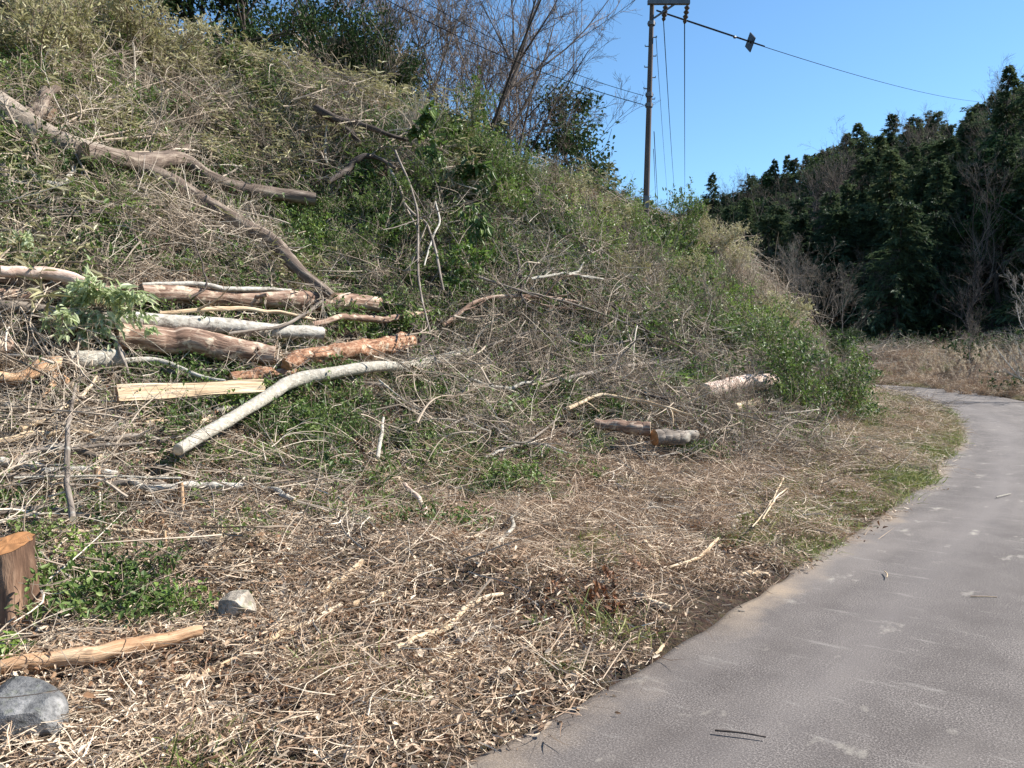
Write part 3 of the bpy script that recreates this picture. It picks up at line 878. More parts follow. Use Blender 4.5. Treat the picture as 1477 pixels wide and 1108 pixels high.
zb = zones([zone(120, 250, 1.6), zone(250, 300, 2.0), zone(380, 230, 1.8), zone(60, 330, 1.4), zone(330, 180, 2.0, .8), zone(480, 450, .9, .8), zone(620, 330, 1.6), zone(680, 430, 1.5), zone(760, 500, 1.6), zone(850, 470, 2.0),
            zone(870, 570, 1.3), zone(960, 540, 1.6), zone(640, 560, .9, .6), zone(1040, 600, 1.4, .8), zone(60, 620, .6, .3), zone(40, 720, .5, .3), zone(180, 640, .5, .25), zone(700, 620, .8, .6), zone(560, 480, .8, .7), zone(980, 460, 1.6, .4)])
zg = zones([zone(470, 610, 1.0), zone(560, 640, .9), zone(400, 660, .7), zone(540, 560, .7), zone(640, 680, .6, .8), zone(700, 700, .5, .8), zone(140, 830, .40, .3), zone(210, 860, .32, .3), zone(90, 880, .3, .3), zone(300, 545, .9, .9), zone(420, 560, .7, .8),
            zone(130, 560, .4, .6), zone(500, 330, 1.5), zone(560, 370, 1.3), zone(450, 300, 1.3, .8), zone(650, 270, 1.5), zone(720, 290, 1.6), zone(800, 370, 1.7, .8), zone(620, 220, 1.6, .9), zone(60, 300, .9, .7), zone(100, 370, .7, .8), zone(330, 390, .8, .6),
            zone(870, 350, 2.0, .8), zone(980, 420, 2.2, .9), zone(1050, 460, 2.3, .9), zone(1110, 520, 2.0, .8), zone(400, 150, 1.5, .5), zone(960, 550, .5, 1), zone(420, 220, 1.4, .6), zone(180, 410, .5, .5)])
one = lambda x, y, s, t: 1.0 + 0 * x
# litter of dead grass over the whole bank, thickest low down
straws = [straw_clump(n=230, lo=.02, hi=.13, w=.0032, s=i) for i in range(3)] + [straw_clump(s=3), straw_clump(n=170, lo=.02, hi=.18, s=4)]
lay('dead_grass_litter', 'pale dead grass and straw matted over the roadside bank', 'dead grass', straws,
    lambda x, y, s, t: np.interp(s, [0, .3, 3, 6, 9, 13], [.4, 1, 1, .75, .6, .55]) * np.interp(y, [0, 5, 8], [1, 1, .68]) * (1 - .75 * np.minimum(1, zb(x, y) + zg(x, y)) * sm(2, 4, s)), 30, (.7, 1.25), seed=1, brk=.35, edge=.12, smin=-.02)
longs = [straw_clump(R=.3, n=130, lo=.12, hi=.45, h=.2, w=.0036, s=20 + i) for i in range(4)]
zl = zones([zone(900, 720, 1.6), zone(1050, 720, 2.4), zone(1180, 690, 3.0), zone(1280, 620, 4.0), zone(820, 780, .9, .7), zone(1230, 600, 4), zone(700, 700, 1.2, .5), zone(300, 1040, .8, .6), zone(950, 690, 2.0)])
lay('long_dry_grass', 'long dry grass stalks combed down over the bank beside the road', 'dry grass', longs,
    lambda x, y, s, t: np.maximum(zl(x, y) * (1 - .6 * zb(x, y)), .05 * sm(4, 7, y)) * np.interp(y, [0, 4, 8], [.25, .5, 1]), 12, (.7, 1.2), seed=2, zo=.01, edge=.5)
deads = [leaf_clump(lo=.012, hi=.042, n=60, s=i) for i in range(4)]
lay('fallen_leaves', 'fallen brown leaves scattered through the litter of the bank', 'fallen leaves', deads,
    lambda x, y, s, t: np.interp(s, [0, .4, 4, 8, 12], [.4, 1, .9, .45, .3]), 13, (.8, 1.4), seed=3)
chips = [leaf_clump(n=22, mat=m_straw, lo=.012, hi=.05, s=50 + i) for i in range(3)]
lay('wood_chips', 'pale chips of wood and bark strewn below the felled trees', 'wood chips', chips,
    lambda x, y, s, t: np.interp(s, [0, .4, 4, 7, 12], [.4, 1, 1, .7, .3]), 6, (.7, 1.3), seed=4, smax=10)
twigs = [twig_clump(s=i) for i in range(5)]
lay('twig_litter', 'thin broken twigs lying all over the cleared bank', 'twigs', twigs,
    lambda x, y, s, t: np.interp(s, [0, .5, 2, 4, 9, 13], [.12, .3, .6, 1, 1, .7]) * np.interp(y, [0, 3.5, 6], [.03, .2, 1]), 5.5, (.7, 1.3), seed=5, zo=.02, smin=.3)
lay('short_twig_litter', 'short snapped twigs mixed into the litter near the road', 'twigs', [twig_clump(R=.3, n=30, lo=.04, hi=.22, r0=.0028, h=.04, s=70 + i) for i in range(4)], lambda x, y, s, t: np.interp(s, [0, .5, 3, 6], [.2, .6, 1, .4]) + 0 * x, 5, (.7, 1.3), seed=25, smin=.05, smax=7)
# heaps of felled branches
zmain = zones([zone(470, 630, .8), zone(540, 640, .7), zone(400, 660, .5), zone(640, 680, .4), zone(470, 350, .9), zone(550, 350, .9), zone(520, 300, .7), zone(690, 270, .8)])
heaps = [brush(s=i) for i in range(4)] + [brush(s=4, leafy=160), brush(s=5, leafy=240)]
lay('brush_heap', 'tangled heap of felled grey branches and twigs on the bank', 'brush', heaps,
    lambda x, y, s, t: np.maximum(zb(x, y), .09 * sm(3.0, 5, s)) * (1 - .85 * zmain(x, y)) * (1 - .3 * sm(0, 2, x)), 4.4, (.45, 1.0), seed=6, brk=.3, smin=1.6, far=18)
zq = zones([zone(100, 500, .8), zone(250, 470, .9), zone(400, 480, 1.0), zone(500, 470, .9), zone(250, 600, .5, .4), zone(60, 600, .5, .5), zone(150, 680, .5, .4), zone(300, 420, 1.0)])
lay('twigs_on_logs', 'thin twigs caught on and between the stacked logs', 'twigs', twigs, lambda x, y, s, t: zq(x, y), 3.5, (.6, 1.3), seed=16, zo=.22)
lay('fine_brush', 'fine grey twig tangle filling the gaps of the felled branches', 'brush', [twig_clump(R=.45, n=46, lo=.2, hi=.8, r0=.0032, h=.35, s=30 + i) for i in range(4)], lambda x, y, s, t: np.maximum(zb(x, y), .15 * sm(2, 4, s)) * (1 - .85 * zmain(x, y)), 5, (.7, 1.3), seed=17, brk=.4)
# low evergreen growth
greens = [low_green(n=330, s=i) for i in range(4)]
lay('evergreen_ground_cover', 'glossy small leaved evergreen growth creeping over the bank', 'ground cover', greens,
    lambda x, y, s, t: np.maximum(zg(x, y), .16 * sm(1.2, 3, s) + .30 * sm(5.5, 9, s)), 22, (.6, 1.25), seed=7, brk=.45, up=.4)
limes = [low_green(R=.22, n=150, h=.2, L=.04, W=.024, mat=m_lime, stems=18, s=10 + i) for i in range(3)]
lay('fresh_green_sprouts', 'fresh yellow green sprouts coming up through the twigs', 'sprouts', limes,
    lambda x, y, s, t: .5 * zg(x, y) + .10 * sm(2, 8, s) + .3 * sm(9, 20, y) * sm(2, 7, s), 7, (.5, 1.1), seed=8, brk=.8, up=.4)
zu = zones([zone(480, 340, 1.0), zone(550, 330, 1.0), zone(520, 390, .8), zone(440, 290, .9), zone(580, 290, 1.0), zone(640, 250, 1.2), zone(700, 280, 1.2), zone(690, 330, 1.0, .8), zone(740, 230, 1.3), zone(820, 370, 1.4, .7), zone(880, 400, 1.5, .7), zone(400, 220, 1.0, .6), zone(60, 310, .8, .8), zone(130, 320, .8, .7), zone(1000, 440, 1.6, .8), zone(1060, 500, 1.6, .8), zone(950, 380, 1.6, .7), zone(760, 320, 1.2, .8)])
lay('leafy_undergrowth', 'knee high leafy green undergrowth on the middle and upper bank', 'undergrowth', [low_green(R=.36, n=420, h=.42, L=.055, W=.026, stems=34, s=80 + i) for i in range(3)] + [low_green(R=.36, n=360, h=.42, L=.05, W=.02, stems=30, mat=m_lime, s=85)],
    lambda x, y, s, t: zu(x, y) * 1.3 + .14 * sm(4, 8, s) + .40 * zb(x, y) * sm(5, 9, y) + .12 * sm(7, 10, s), 10, (.6, 1.3), seed=18, brk=.5, up=.5)
# bamboo grass on the upper slope
zs_ = zones([zone(60, 90, 2.6), zone(150, 60, 2.6), zone(30, 180, 1.6), zone(200, 120, 2.0), zone(330, 130, 2.0, .8), zone(480, 130, 2.0, .8), zone(0, 380, .6, .7), zone(560, 180, 1.8, .5), zone(420, 90, 2, .8), zone(0, 20, 3), zone(250, 60, 2.5, .9)])
sasas = [sasa(s=i) for i in range(4)]
lay('bamboo_grass', 'pale yellow green bamboo grass on the upper slope', 'bamboo grass', sasas,
    lambda x, y, s, t: np.maximum(zs_(x, y), .25 * sm(8, 12, s) + .03 * sm(5, 7, s)), 6, (.6, 1.15), seed=9, brk=.3, up=.5, smin=2.2)
# yellowish dry and green grass tufts
tus = [tussock(s=i) for i in range(3)] + [tussock(h=.35, n=90, mat=m_sasa, s=9)]
lay('dry_grass_tufts', 'dry pale grass tufts standing on the upper bank and its brow', 'dry grass', tus,
    lambda x, y, s, t: .12 * sm(1.0, 4, s) + .55 * sm(6, 11, s) + .30 * sm(14, 24, y) * sm(1.0, 3, s), 5, (.6, 1.3), seed=10, brk=.6, up=.6)
grs = [tussock(R=.14, n=90, h=.14, mat=m_grass, w=.0035, sag=.3, lean=.6, s=20 + i) for i in range(3)]
zr_ = zones([zone(1330, 640, 2.2), zone(1350, 610, 3.0), zone(1300, 590, 3.0, .8), zone(1310, 680, 1.3, .9), zone(1250, 735, .8, .7), zone(1180, 790, .5, .5), zone(1390, 600, 3)])
lay('verge_grass', 'short yellow green grass on the verge along the road edge', 'grass', grs,
    lambda x, y, s, t: np.maximum(zr_(x, y) * 1.8, .16 * (1 - sm(.2, 1.2, s)) + .03) * 1.3 * np.interp(y, [0, 4, 7], [.3, .6, 1]), 24, (.8, 1.8), seed=11, brk=.5, smin=.02)

lay('bend_verge_grass', 'yellow green mown grass on the inside verge of the bend', 'grass', [tussock(R=.2, n=170, h=.2, mat=m_grass, w=.006, sag=.35, lean=.6, s=90 + i) for i in range(3)], lambda x, y, s, t: zr_(x, y) * (1 - sm(1.6, 2.6, s)), 16, (.7, 1.4), seed=26, brk=.45, smin=.03, far=40)
# the verge beyond the road: dry grass, plumes and brambles
def lay_out(name, label, cat, srcs, dens, dmax, sc, seed, box=(6, 46, 12, 62), u0=0.05, u1=14, up=.5, fs=1):
    global rng
    keep = rng; rng = np.random.default_rng(9500 + seed)
    n = int((box[1] - box[0]) * (box[3] - box[2]) * dmax)
    x = U(box[0], box[1], n); y = U(box[2], box[3], n)
    s, t = sdist(x, y, INNER); u = -(s + ROADW)
    m = (u > u0) & (u < u1) & (x / y < .8) & (rng.random(n) < dens(x, y, u) * np.clip(1 + fbm(x * .7, y * .7, seed, 2, 77), .2, 1.5))
    x, y = x[m], y[m]
    print(name, len(x))
    scatter(name, label, cat, srcs, np.stack([x, y, height(x, y)], -1), nrm(gnormal(x, y) * (1 - up) + np.array([0, 0, up]) + rng.normal(size=(len(x), 3)) * .12), U(sc[0], sc[1], len(x)))
    rng = keep
lay_out('far_verge_litter', 'flattened straw on the far verge of the road bend', 'dead grass', longs, lambda x, y, u: 1 + 0 * u, 5, (1.1, 2.0), 1)
lay_out('far_verge_grass', 'tall russet dry grass beyond the far side of the road', 'dry grass', [tussock(R=.2, n=110, h=.9, w=.012, mat=m_straw, sag=.35, s=40 + i) for i in range(3)],
        lambda x, y, u: np.interp(u, [0.3, 1.2, 3, 14], [0, .5, 1, .8]), 2.6, (.5, 1.15), 2)
lay_out('far_verge_green', 'short green grass edging the far side of the road', 'grass', grs, lambda x, y, u: np.interp(u, [0, .8, 1.6, 5], [1, .8, .15, .08]), 9, (1, 1.8), 3, u1=5)
lay_out('bramble_tangle', 'brown bramble tangle between the far verge and the wood', 'brambles', heaps, lambda x, y, u: np.interp(u, [2, 5, 14], [.1, .6, 1]), .8, (.8, 1.5), 4, u1=20)
lay_out('dark_undergrowth', 'dark leafy undergrowth at the foot of the wooded hill', 'undergrowth', [low_green(R=.6, n=260, h=.9, L=.11, W=.06, mat=m_dark, stems=30, s=60 + i) for i in range(3)], lambda x, y, u: np.interp(u, [3, 6, 30], [0.05, .4, .8]), 1.0, (.6, 1.5), 5, u1=34, box=(2, 60, 20, 80))
# ------------------------------------------------------------------ logs, branches, stumps, stones
def smooth_path(pts, n):
    c = catmull3(np.array(pts, float))
    seg = np.concatenate([[0], np.cumsum(np.linalg.norm(np.diff(c, axis=0), axis=1))])
    u = np.linspace(0, seg[-1], n)
    return np.stack([np.interp(u, seg, c[:, i]) for i in range(3)], -1)
def catmull3(P):
    if len(P) == 2:
        return np.linspace(P[0], P[1], 12)
    P = np.vstack([2 * P[0] - P[1], P, 2 * P[-1] - P[-2]])
    out = []
    for i in range(1, len(P) - 2):
        for t in np.linspace(0, 1, 10, endpoint=False):
            out.append(0.5 * ((2 * P[i]) + (-P[i - 1] + P[i + 1]) * t + (2 * P[i - 1] - 5 * P[i] + 4 * P[i + 1] - P[i + 2]) * t * t + (-P[i - 1] + 3 * P[i] - 3 * P[i + 1] + P[i + 2]) * t ** 3))
    out.append(P[-2])
    return np.array(out)

def survey(pix, lift=0.0, straight=False):
    """ground points below the given sightings; rpx = half thickness"""
    pts = []; rs = []
    for px, py, r in pix:
        p = G(px, py, lift)
        pts.append(p); rs.append(r * p[1] / F)
    pts = np.array(pts); rs = np.array(rs)
    if straight and len(pts) > 2:
        u = np.linspace(0, 1, len(pts))[:, None]
        pts = pts * .35 + (pts[0] * (1 - u) + pts[-1] * u) * .65
    # keep the whole length out of the ground
    h = height(pts[:, 0], pts[:, 1])
    pts[:, 2] = np.maximum(pts[:, 2], h + rs * .7)
    return pts, rs

R_big = lambda rs: np.mean(rs) > .05
def log(pix, bark, cut, label, cat='log', lift=0.12, name='log', rough=0.05, sides=16, straight=False, group=None, caps=(1, 1), nring=None, wob=0.0, stubs=0, tint=.5, twigs=0):
    pts, rs = survey(pix, lift, straight)
    n = nring or (24 + 12 * len(pts)); sides = max(sides, 18) if R_big(rs) else sides
    P = smooth_path(pts, n)
    R = np.interp(np.linspace(0, 1, n), np.linspace(0, 1, len(rs)), rs)
    if wob:
        P = P + wob * R.mean() * np.stack([fbm(np.linspace(0, 5, n), i * 3.3 + np.zeros(n), len(pix) * 1.7, 2, 8) for i in range(3)], -1)
    e = empty(name, P[0], label, cat, group)
    R = R * (1 + .05 * fbm(np.linspace(0, 9, n), pix[0][0] * .37 + np.zeros(n), 0, 3, 6))
    P = P + R.mean() * .22 * np.stack([fbm(np.linspace(0, 7, n), pix[0][1] * .31 + i * 5 + np.zeros(n), 0, 2, 16) for i in range(3)], -1)
    mb = MB(); tubes(mb, P[None], R[None], sides, tint=tint, rough=rough * 1.4)
    q, qr = grow(P[None], R[None], 5, 80, .02, .5, 3, .1, .1, 0, .95)
    q = q[:, :1] + (q - q[:, :1]) / np.maximum(np.linalg.norm(q[:, -1:] - q[:, :1], axis=2, keepdims=True), 1e-6) * R.mean() * 1.22
    tubes(mb, q, np.maximum(qr * 0 + 1, 0) * np.array([[.5, .38, .2]]) * R.mean() * U(.5, 1, (5, 1)), 7, cap=True, tint=tint, rough=.2)
    if stubs:
        q, qr = grow(P[None], R[None], stubs, 60, .08, .4, 4, .2, .1)
        tubes(mb, q, np.maximum(qr, R.mean() * .22), 6, cap=True, tint=tint)
    link('bark', mb.mesh(name + '_bark', [bark], True), e)
    for k, on in ((0, caps[0]), (-1, caps[1])):
        if not on: continue
        m = MB(); i = k; c = P[i]; a = nrm((P[0] - P[1]) if k == 0 else (P[-1] - P[-2]))
        s1 = nrm(np.cross(a, [0.1, .2, 1])); s2 = np.cross(a, s1)
        an = np.linspace(0, 2 * PI, 17)[:-1]
        rr = R[i] * .99 * (1 + rough * .5 * np.sin(an * 3))
        rings = []
        for f_, o_ in ((1.0, -.03 * R[i]), (.97, .04 * R[i]), (.5, .05 * R[i])):
            rings.append(c + (np.cos(an)[:, None] * s1 + np.sin(an)[:, None] * s2) * (rr * f_)[:, None] + a * o_)
        V = np.vstack(rings + [(c + a * .055 * R[i])[None]])
        bk = np.vstack([np.stack([np.cos(an) * rr * f_, np.sin(an) * rr * f_, 0 * an], -1) for f_ in (1, .97, .5)] + [np.zeros((1, 3))])
        Q = []
        for r_ in range(2):
            for j in range(16): Q.append([r_ * 16 + j, r_ * 16 + (j + 1) % 16, r_ * 16 + 16 + (j + 1) % 16, r_ * 16 + 16 + j])
        m.add(V, Q, bark=bk)
        m.add(V, [[32 + j, 32 + (j + 1) % 16, 48] for j in range(16)], bark=bk)
        link('cut_face', m.mesh('cut_face', [cut], True), e)
    if twigs:
        q, qr = grow(P[None], R[None], twigs, 45, .35, .3, 6, .2, .2, .15)
        m = MB(); tubes(m, q, np.maximum(qr, .004), 4, tint=.5)
        q2, r2 = grow(q, qr, 5, 40, .5, .6, 5, .2, .2, .05)
        tubes(m, q2, np.maximum(r2, .002), 3, tint=U(.3, .9, len(q2)))

        o = link('side_growth', m.mesh('side_growth', [m_twig]), e); o['kind'] = 'stuff'
    return e

def stick(pix, label, bark=None, lift=0.03, name='stick', sides=6, group=None, twigs=0, cat='stick', tint=.5, peel=False, wob=1.6, cap=True):
    pts, rs = survey(pix, lift)
    n = 10 + 7 * len(pts)
    P = smooth_path(pts, n)
    R = np.interp(np.linspace(0, 1, n), np.linspace(0, 1, len(rs)), rs)
    P = P + wob * R.mean() * np.stack([fbm(np.linspace(0, 6, n), i * 3.3 + np.zeros(n), pts[0, 0] * 7.7, 2, 8) for i in range(3)], -1) * np.sin(np.linspace(0, PI, n))[:, None]
    mb = MB(); tubes(mb, P[None], R[None], sides, tint=tint, cap=cap, rough=.12, cap_mat=1)
    if twigs:
        q, qr = grow(P[None], R[None], twigs, 42, .32, .55, 6, .15, .2, .1)
        tubes(mb, q, np.maximum(qr, .0025), 4, tint=tint)
        q2, r2 = grow(q, qr, 3, 40, .5, .6, 5, .2, .2, .05)
        tubes(mb, q2, np.maximum(r2, .0016), 3, tint=tint)
    me = mb.mesh(name, [bark or b_grey, c_pale], True)
    me.transform(Matrix.Translation(-Vector(P[0])))
    o = link(name, me); o.location = P[0]
    return tag(o, label, cat, group)

# the fallen tree on the upper slope
tp, tr_ = survey([(-60, 128, 25), (0, 160, 24), (60, 198, 21), (120, 220, 17), (190, 236, 12), (240, 262, 8)], .35)
t_e = empty('fallen_tree', tp[0], 'big fallen grey tree trunk forking as it lies down the slope', 'fallen tree')
P = smooth_path(tp, 40); R = np.interp(np.linspace(0, 1, 40), np.linspace(0, 1, 6), tr_)
mb = MB(); tubes(mb, P[None], R[None], 20, rough=.09)
link('trunk', mb.mesh('fallen_trunk', [b_trunk], True), t_e)
for pix, lf in (([(120, 222, 15), (185, 232, 13), (262, 230, 11), (300, 255, 11), (345, 272, 10), (400, 280, 10), (452, 286, 9)], .55), ([(190, 238, 9), (245, 262, 12), (290, 290, 12), (345, 322, 11), (395, 350, 11), (430, 388, 9), (476, 426, 7)], .5),
                ([(150, 225, 5), (215, 222, 4), (270, 214, 6)], .42), ([(35, 170, 10), (60, 158, 12), (72, 165, 10)], .45), ([(50, 172, 6), (66, 140, 9), (78, 124, 8)], .5), ([(120, 225, 5), (155, 260, 5), (190, 290, 4), (260, 300, 3), (300, 325, 3)], .3),
                ([(60, 285, 4), (110, 305, 4), (165, 312, 4), (200, 350, 3), (215, 375, 3)], .3)):
    pp, rr = survey(pix, lf)
    mb = MB(); n = 26; P = smooth_path(pp, n); R = np.interp(np.linspace(0, 1, n), np.linspace(0, 1, len(rr)), rr)
    P = P + .5 * R.mean() * np.stack([fbm(np.linspace(0, 5, n), i * 3. + np.zeros(n), 1.3, 2, 8) for i in range(3)], -1)
    tubes(mb, P[None], R[None], 12, rough=.12, cap=True, cap_mat=1)
    link('branch', mb.mesh('fallen_branch', [b_limb, c_brown], True), t_e)
# its bare twigs
pp, rr = survey([(200, 225, 4), (330, 200, 3), (430, 190, 2)], .5)
mb = MB()
base = np.stack([smooth_path(survey(a, .35)[0], 10) for a in ([(120, 215, 3), (230, 190, 2), (350, 160, 1)], [(150, 215, 3), (280, 205, 2), (400, 215, 1)], [(60, 200, 3), (40, 260, 2), (120, 330, 1)], [(100, 220, 3), (150, 300, 2), (230, 350, 1)], [(170, 230, 3), (300, 240, 2), (420, 330, 1)], [(80, 200, 3), (170, 150, 2), (290, 110, 1)], [(20, 200, 3), (90, 270, 2), (230, 280, 1)])])
base = base + np.array([0, 0, .1])
br = np.linspace(.016, .005, 10)[None] * np.ones((len(base), 1))
tubes(mb, base, br, 5, tint=.6)
q, qr = grow(base, br, 12, 35, .38, .6, 7, .05, .18, .06); tubes(mb, q, np.maximum(qr, .0028), 3, tint=U(.3, 1, len(q)))
q2, r2 = grow(q, qr, 5, 35, .5, .6, 5, .1, .2, .03); tubes(mb, q2, np.maximum(r2, .002), 3, tint=U(.3, 1, len(q2)))
link('bare_twigs', mb.mesh('fallen_tree_twigs', [m_twig]), t_e)['kind'] = 'stuff'

# logs stacked along the slope
log([(0, 392, 8), (60, 397, 9), (105, 406, 10), (135, 420, 9)], b_pink, c_pale, 'curved pinkish peeled log lying highest above the laurel leaves', lift=.5, rough=.06)
log([(-30, 430, 11), (60, 428, 10), (130, 422, 11)], b_red, c_brown, 'dark reddish log end lying under the curved pinkish log', lift=.25, rough=.1)
log([(205, 422, 13), (330, 430, 14), (440, 434, 14), (545, 438, 11)], b_red, c_brown, 'long reddish barked log, uppermost of the stack beside the cut laurel', lift=.3, rough=.08, straight=True, stubs=3)
log([(-30, 440, 8), (40, 446, 8), (110, 454, 7)], b_grey, c_brown, 'thin grey log between the dark reddish log and the pale logs', lift=.25, rough=.08)
log([(64, 458, 12), (190, 464, 12), (330, 472, 11), (466, 483, 9)], b_pale, c_brown, 'long smooth pale log with a sawn end under the laurel leaves', lift=.32, rough=.04, straight=True)
log([(170, 487, 20), (250, 492, 19), (330, 505, 18), (398, 512, 15)], b_red, c_brown, 'thick rough brown log with a sawn branch stub on its side', lift=.25, rough=.14, stubs=4, sides=24)
log([(415, 528, 9), (470, 512, 14), (530, 503, 16), (592, 498, 13)], b_rot, c_orange, 'orange rotten log broken open with crumbling wood', lift=.25, rough=.4, sides=28, wob=.5)
log([(333, 546, 7), (375, 541, 9), (430, 540, 6)], b_rot, c_orange, 'short piece of crumbling rotten wood touching the pale forked pole', lift=.15, rough=.4, sides=20)
log([(98, 522, 14), (140, 520, 13), (176, 521, 13)], b_white, c_brown, 'short whitish log with grey lichen just below the laurel leaves', lift=.25, rough=.06)
log([(-20, 548, 8), (30, 545, 9), (62, 532, 12), (100, 524, 10)], b_orange, c_orange, 'split orange brown log lying against the short whitish log', lift=.2, rough=.25)
log([(170, 524, 5), (230, 522, 4), (290, 545, 3), (325, 552, 2)], b_pale, c_pale, 'thin pale limb running on from the short whitish log', cat='branch', name='branch', lift=.2, sides=10)
log([(-20, 500, 15), (8, 502, 14)], b_red, c_brown, 'round brown log end poking in at the edge of the stack', lift=.2, caps=(0, 1), rough=.1)
log([(256, 648, 8.5), (300, 624, 9), (340, 601, 9), (375, 580, 9), (398, 566, 10), (412, 556, 10), (440, 545, 9), (470, 540, 8.5), (500, 536, 8), (545, 531, 8), (590, 529, 8), (630, 520, 7), (682, 512, 4)], b_white, c_pale, 'long whitish pole log bent in the middle with a sawn lower end', lift=.28, rough=.06, stubs=2)
log([(1016, 566, 11), (1060, 554, 11), (1095, 551, 11), (1136, 550, 9)], b_pink, c_pale, 'pinkish barked log lying on the slope below the pole', lift=.35, rough=.07)
log([(944, 632, 12), (975, 632, 11), (1003, 628, 8)], b_grey, c_orange, 'short mossy log with an orange sawn end towards the stack', lift=.2, rough=.12)
log([(858, 612, 7), (900, 616, 9), (938, 619, 10)], b_red, c_pale, 'short brown log touching the mossy log with the orange end', lift=.25, rough=.12)
log([(1060, 588, 6), (1092, 582, 7)], b_bare, c_pale, 'small freshly sawn log piece above the dry grass clump', lift=.3, rough=.05)
log([(2, 968, 10), (70, 958, 13), (150, 946, 13), (220, 930, 11), (292, 910, 8)], b_orange, c_pale, 'orange brown peeled log lying beside the large grey boulder', lift=.12, rough=.14, caps=(1, 0), wob=.4)
log([(668, 252, 9), (700, 254, 9)], b_red, c_orange, 'small reddish log end among the leaves high on the slope', lift=.3, rough=.1)

# split log: half round, pale split face outward
a = G(170, 568, .30); b = G(382, 558, .34)
r0 = 13.5 * a[1] / F
ax = nrm(b - a); L = np.linalg.norm(b - a)
view = nrm(np.array([-.0, -1, .35])); up_ = nrm(np.cross(view, ax)) * -1
if up_[2] < 0: up_ = -up_
out_ = nrm(np.cross(up_, ax)); out_ = out_ if out_[1] < 0 else -out_
e = empty('split_log', a, 'pale log split lengthwise with its clean face showing, above the whitish pole', 'log')
n = 26; mf = MB(); mbk = MB(); rows_f = []; rows_b = []
for i in range(n):
    u = i / (n - 1); c = a + ax * L * u
    r = r0 * (1 - .22 * u) * (1 + .05 * math.sin(u * 9))
    rows_f.append([c + up_ * r * w_ + out_ * (.012 * float(vnoise(w_ * 5.0, u * 5, 0, 4)) + .004 * math.sin(w_ * 23)) for w_ in np.linspace(1, -1, 13)])
    rows_b.append([c + up_ * r * math.cos(q_) - out_ * r * math.sin(q_) * 1.0 for q_ in np.linspace(0, PI, 13)])
for m_, rows, mt in ((mf, rows_f, 'split_face'), (mbk, rows_b, 'bark')):
    V = np.array(rows); I = np.arange(n * 13).reshape(n, 13)
    Q = np.stack([I[:-1, :-1], I[1:, :-1], I[1:, 1:], I[:-1, 1:]], -1).reshape(-1, 4)
    if m_ is mf: Q = Q
    bk = np.stack([np.tile(np.linspace(-r0, r0, 13), n), np.zeros(n * 13), np.repeat(np.linspace(0, L, n), 13)], -1)
    m_.add(V, Q, bark=bk)
link('split_face', mf.mesh('split_face', [b_bare], True), e)
link('bark', mbk.mesh('split_bark', [b_pale], True), e)
mc = MB()
V = np.array(rows_b[0] + [a]); mc.add(V, [[j, j + 1, 13] for j in range(12)], bark=np.zeros((14, 3)) + (V - a) @ np.stack([up_, out_, ax], 1))
V = np.array(rows_b[-1] + [a + ax * L]); mc.add(V, [[j + 1, j, 13] for j in range(12)], bark=(V - a - ax * L) @ np.stack([up_, out_, ax], 1))
link('cut_face', mc.mesh('split_end', [c_brown], True), e)

# stump at the edge and the broken stumps
def stump(px, py, wpx, hpx, label, bark, cut, roots=5, lift=0, flute=.22):
    c = G(px, py, 0); sc = c[1] / F; r = wpx * sc / 2; h = hpx * sc
    e = empty('stump', c, label, 'stump')
    mb = MB(); n = 18; S = 44
    V = []; B = []
    an = np.linspace(0, 2 * PI, S, endpoint=False)
    for i in range(n):
        u = i / (n - 1)
        fl = 1 + (1 - u) ** 2.2 * .55
        w = 1 + flute * np.sin(an * roots + 1) * (1 - u) ** 1.2 + .07 * fbm(np.cos(an) * 2, np.sin(an) * 2, u * 3, 3, 3) + .16 * fbm(np.cos(an) * 5, np.sin(an) * 5, u * 2.2, 3, 13)
        V.append(np.stack([c[0] + np.cos(an) * r * fl * w, c[1] + np.sin(an) * r * fl * w, c[2] - .15 + (h + .15) * u + u ** 3 * h * (.1 * np.cos(an - 1.2) + .02 * fbm(np.cos(an) * 4, np.sin(an) * 4, 0, 3, 5) * (np.cos(an) > -.3))], -1))
        B.append(np.stack([np.cos(an) * r, np.sin(an) * r, 0 * an + h * u], -1))
    I = np.arange(n * S).reshape(n, S)
    Q = np.stack([I[:-1], np.roll(I[:-1], -1, 1), np.roll(I[1:], -1, 1), I[1:]], -1).reshape(-1, 4)
    mb.add(np.array(V), Q, bark=np.array(B)); link('bark', mb.mesh('stump_bark', [bark], True), e)
    m = MB(); top = np.array(V[-1]); cen = top.mean(0) + [0, 0, r * .04]
    mid = top * .5 + cen * .5 + np.array([0, 0, .0025]) * rng.normal(size=(S, 1))
    m.add(np.vstack([top + [0, 0, .002], mid]), [[j, (j + 1) % S, S + (j + 1) % S, S + j] for j in range(S)], bark=np.vstack([top, mid]) - cen)
    m.add(np.vstack([mid, cen[None]]), [[j, (j + 1) % S, S] for j in range(S)], bark=np.vstack([mid, cen[None]]) - cen)
    link('cut_face', m.mesh('stump_top', [cut], True), e)
    return e
stump(14, 884, 66, 100, 'dark torn stump with a partly sawn orange top at the edge of the slope', b_stump, c_orange, 6, 0, .42)
stump(1040, 556, 26, 18, 'small broken orange stump just above the pinkish log', b_rot, c_pale, 4)
stump(694, 256, 20, 14, 'little sawn stump high on the slope among green leaves', b_red, c_orange, 4)

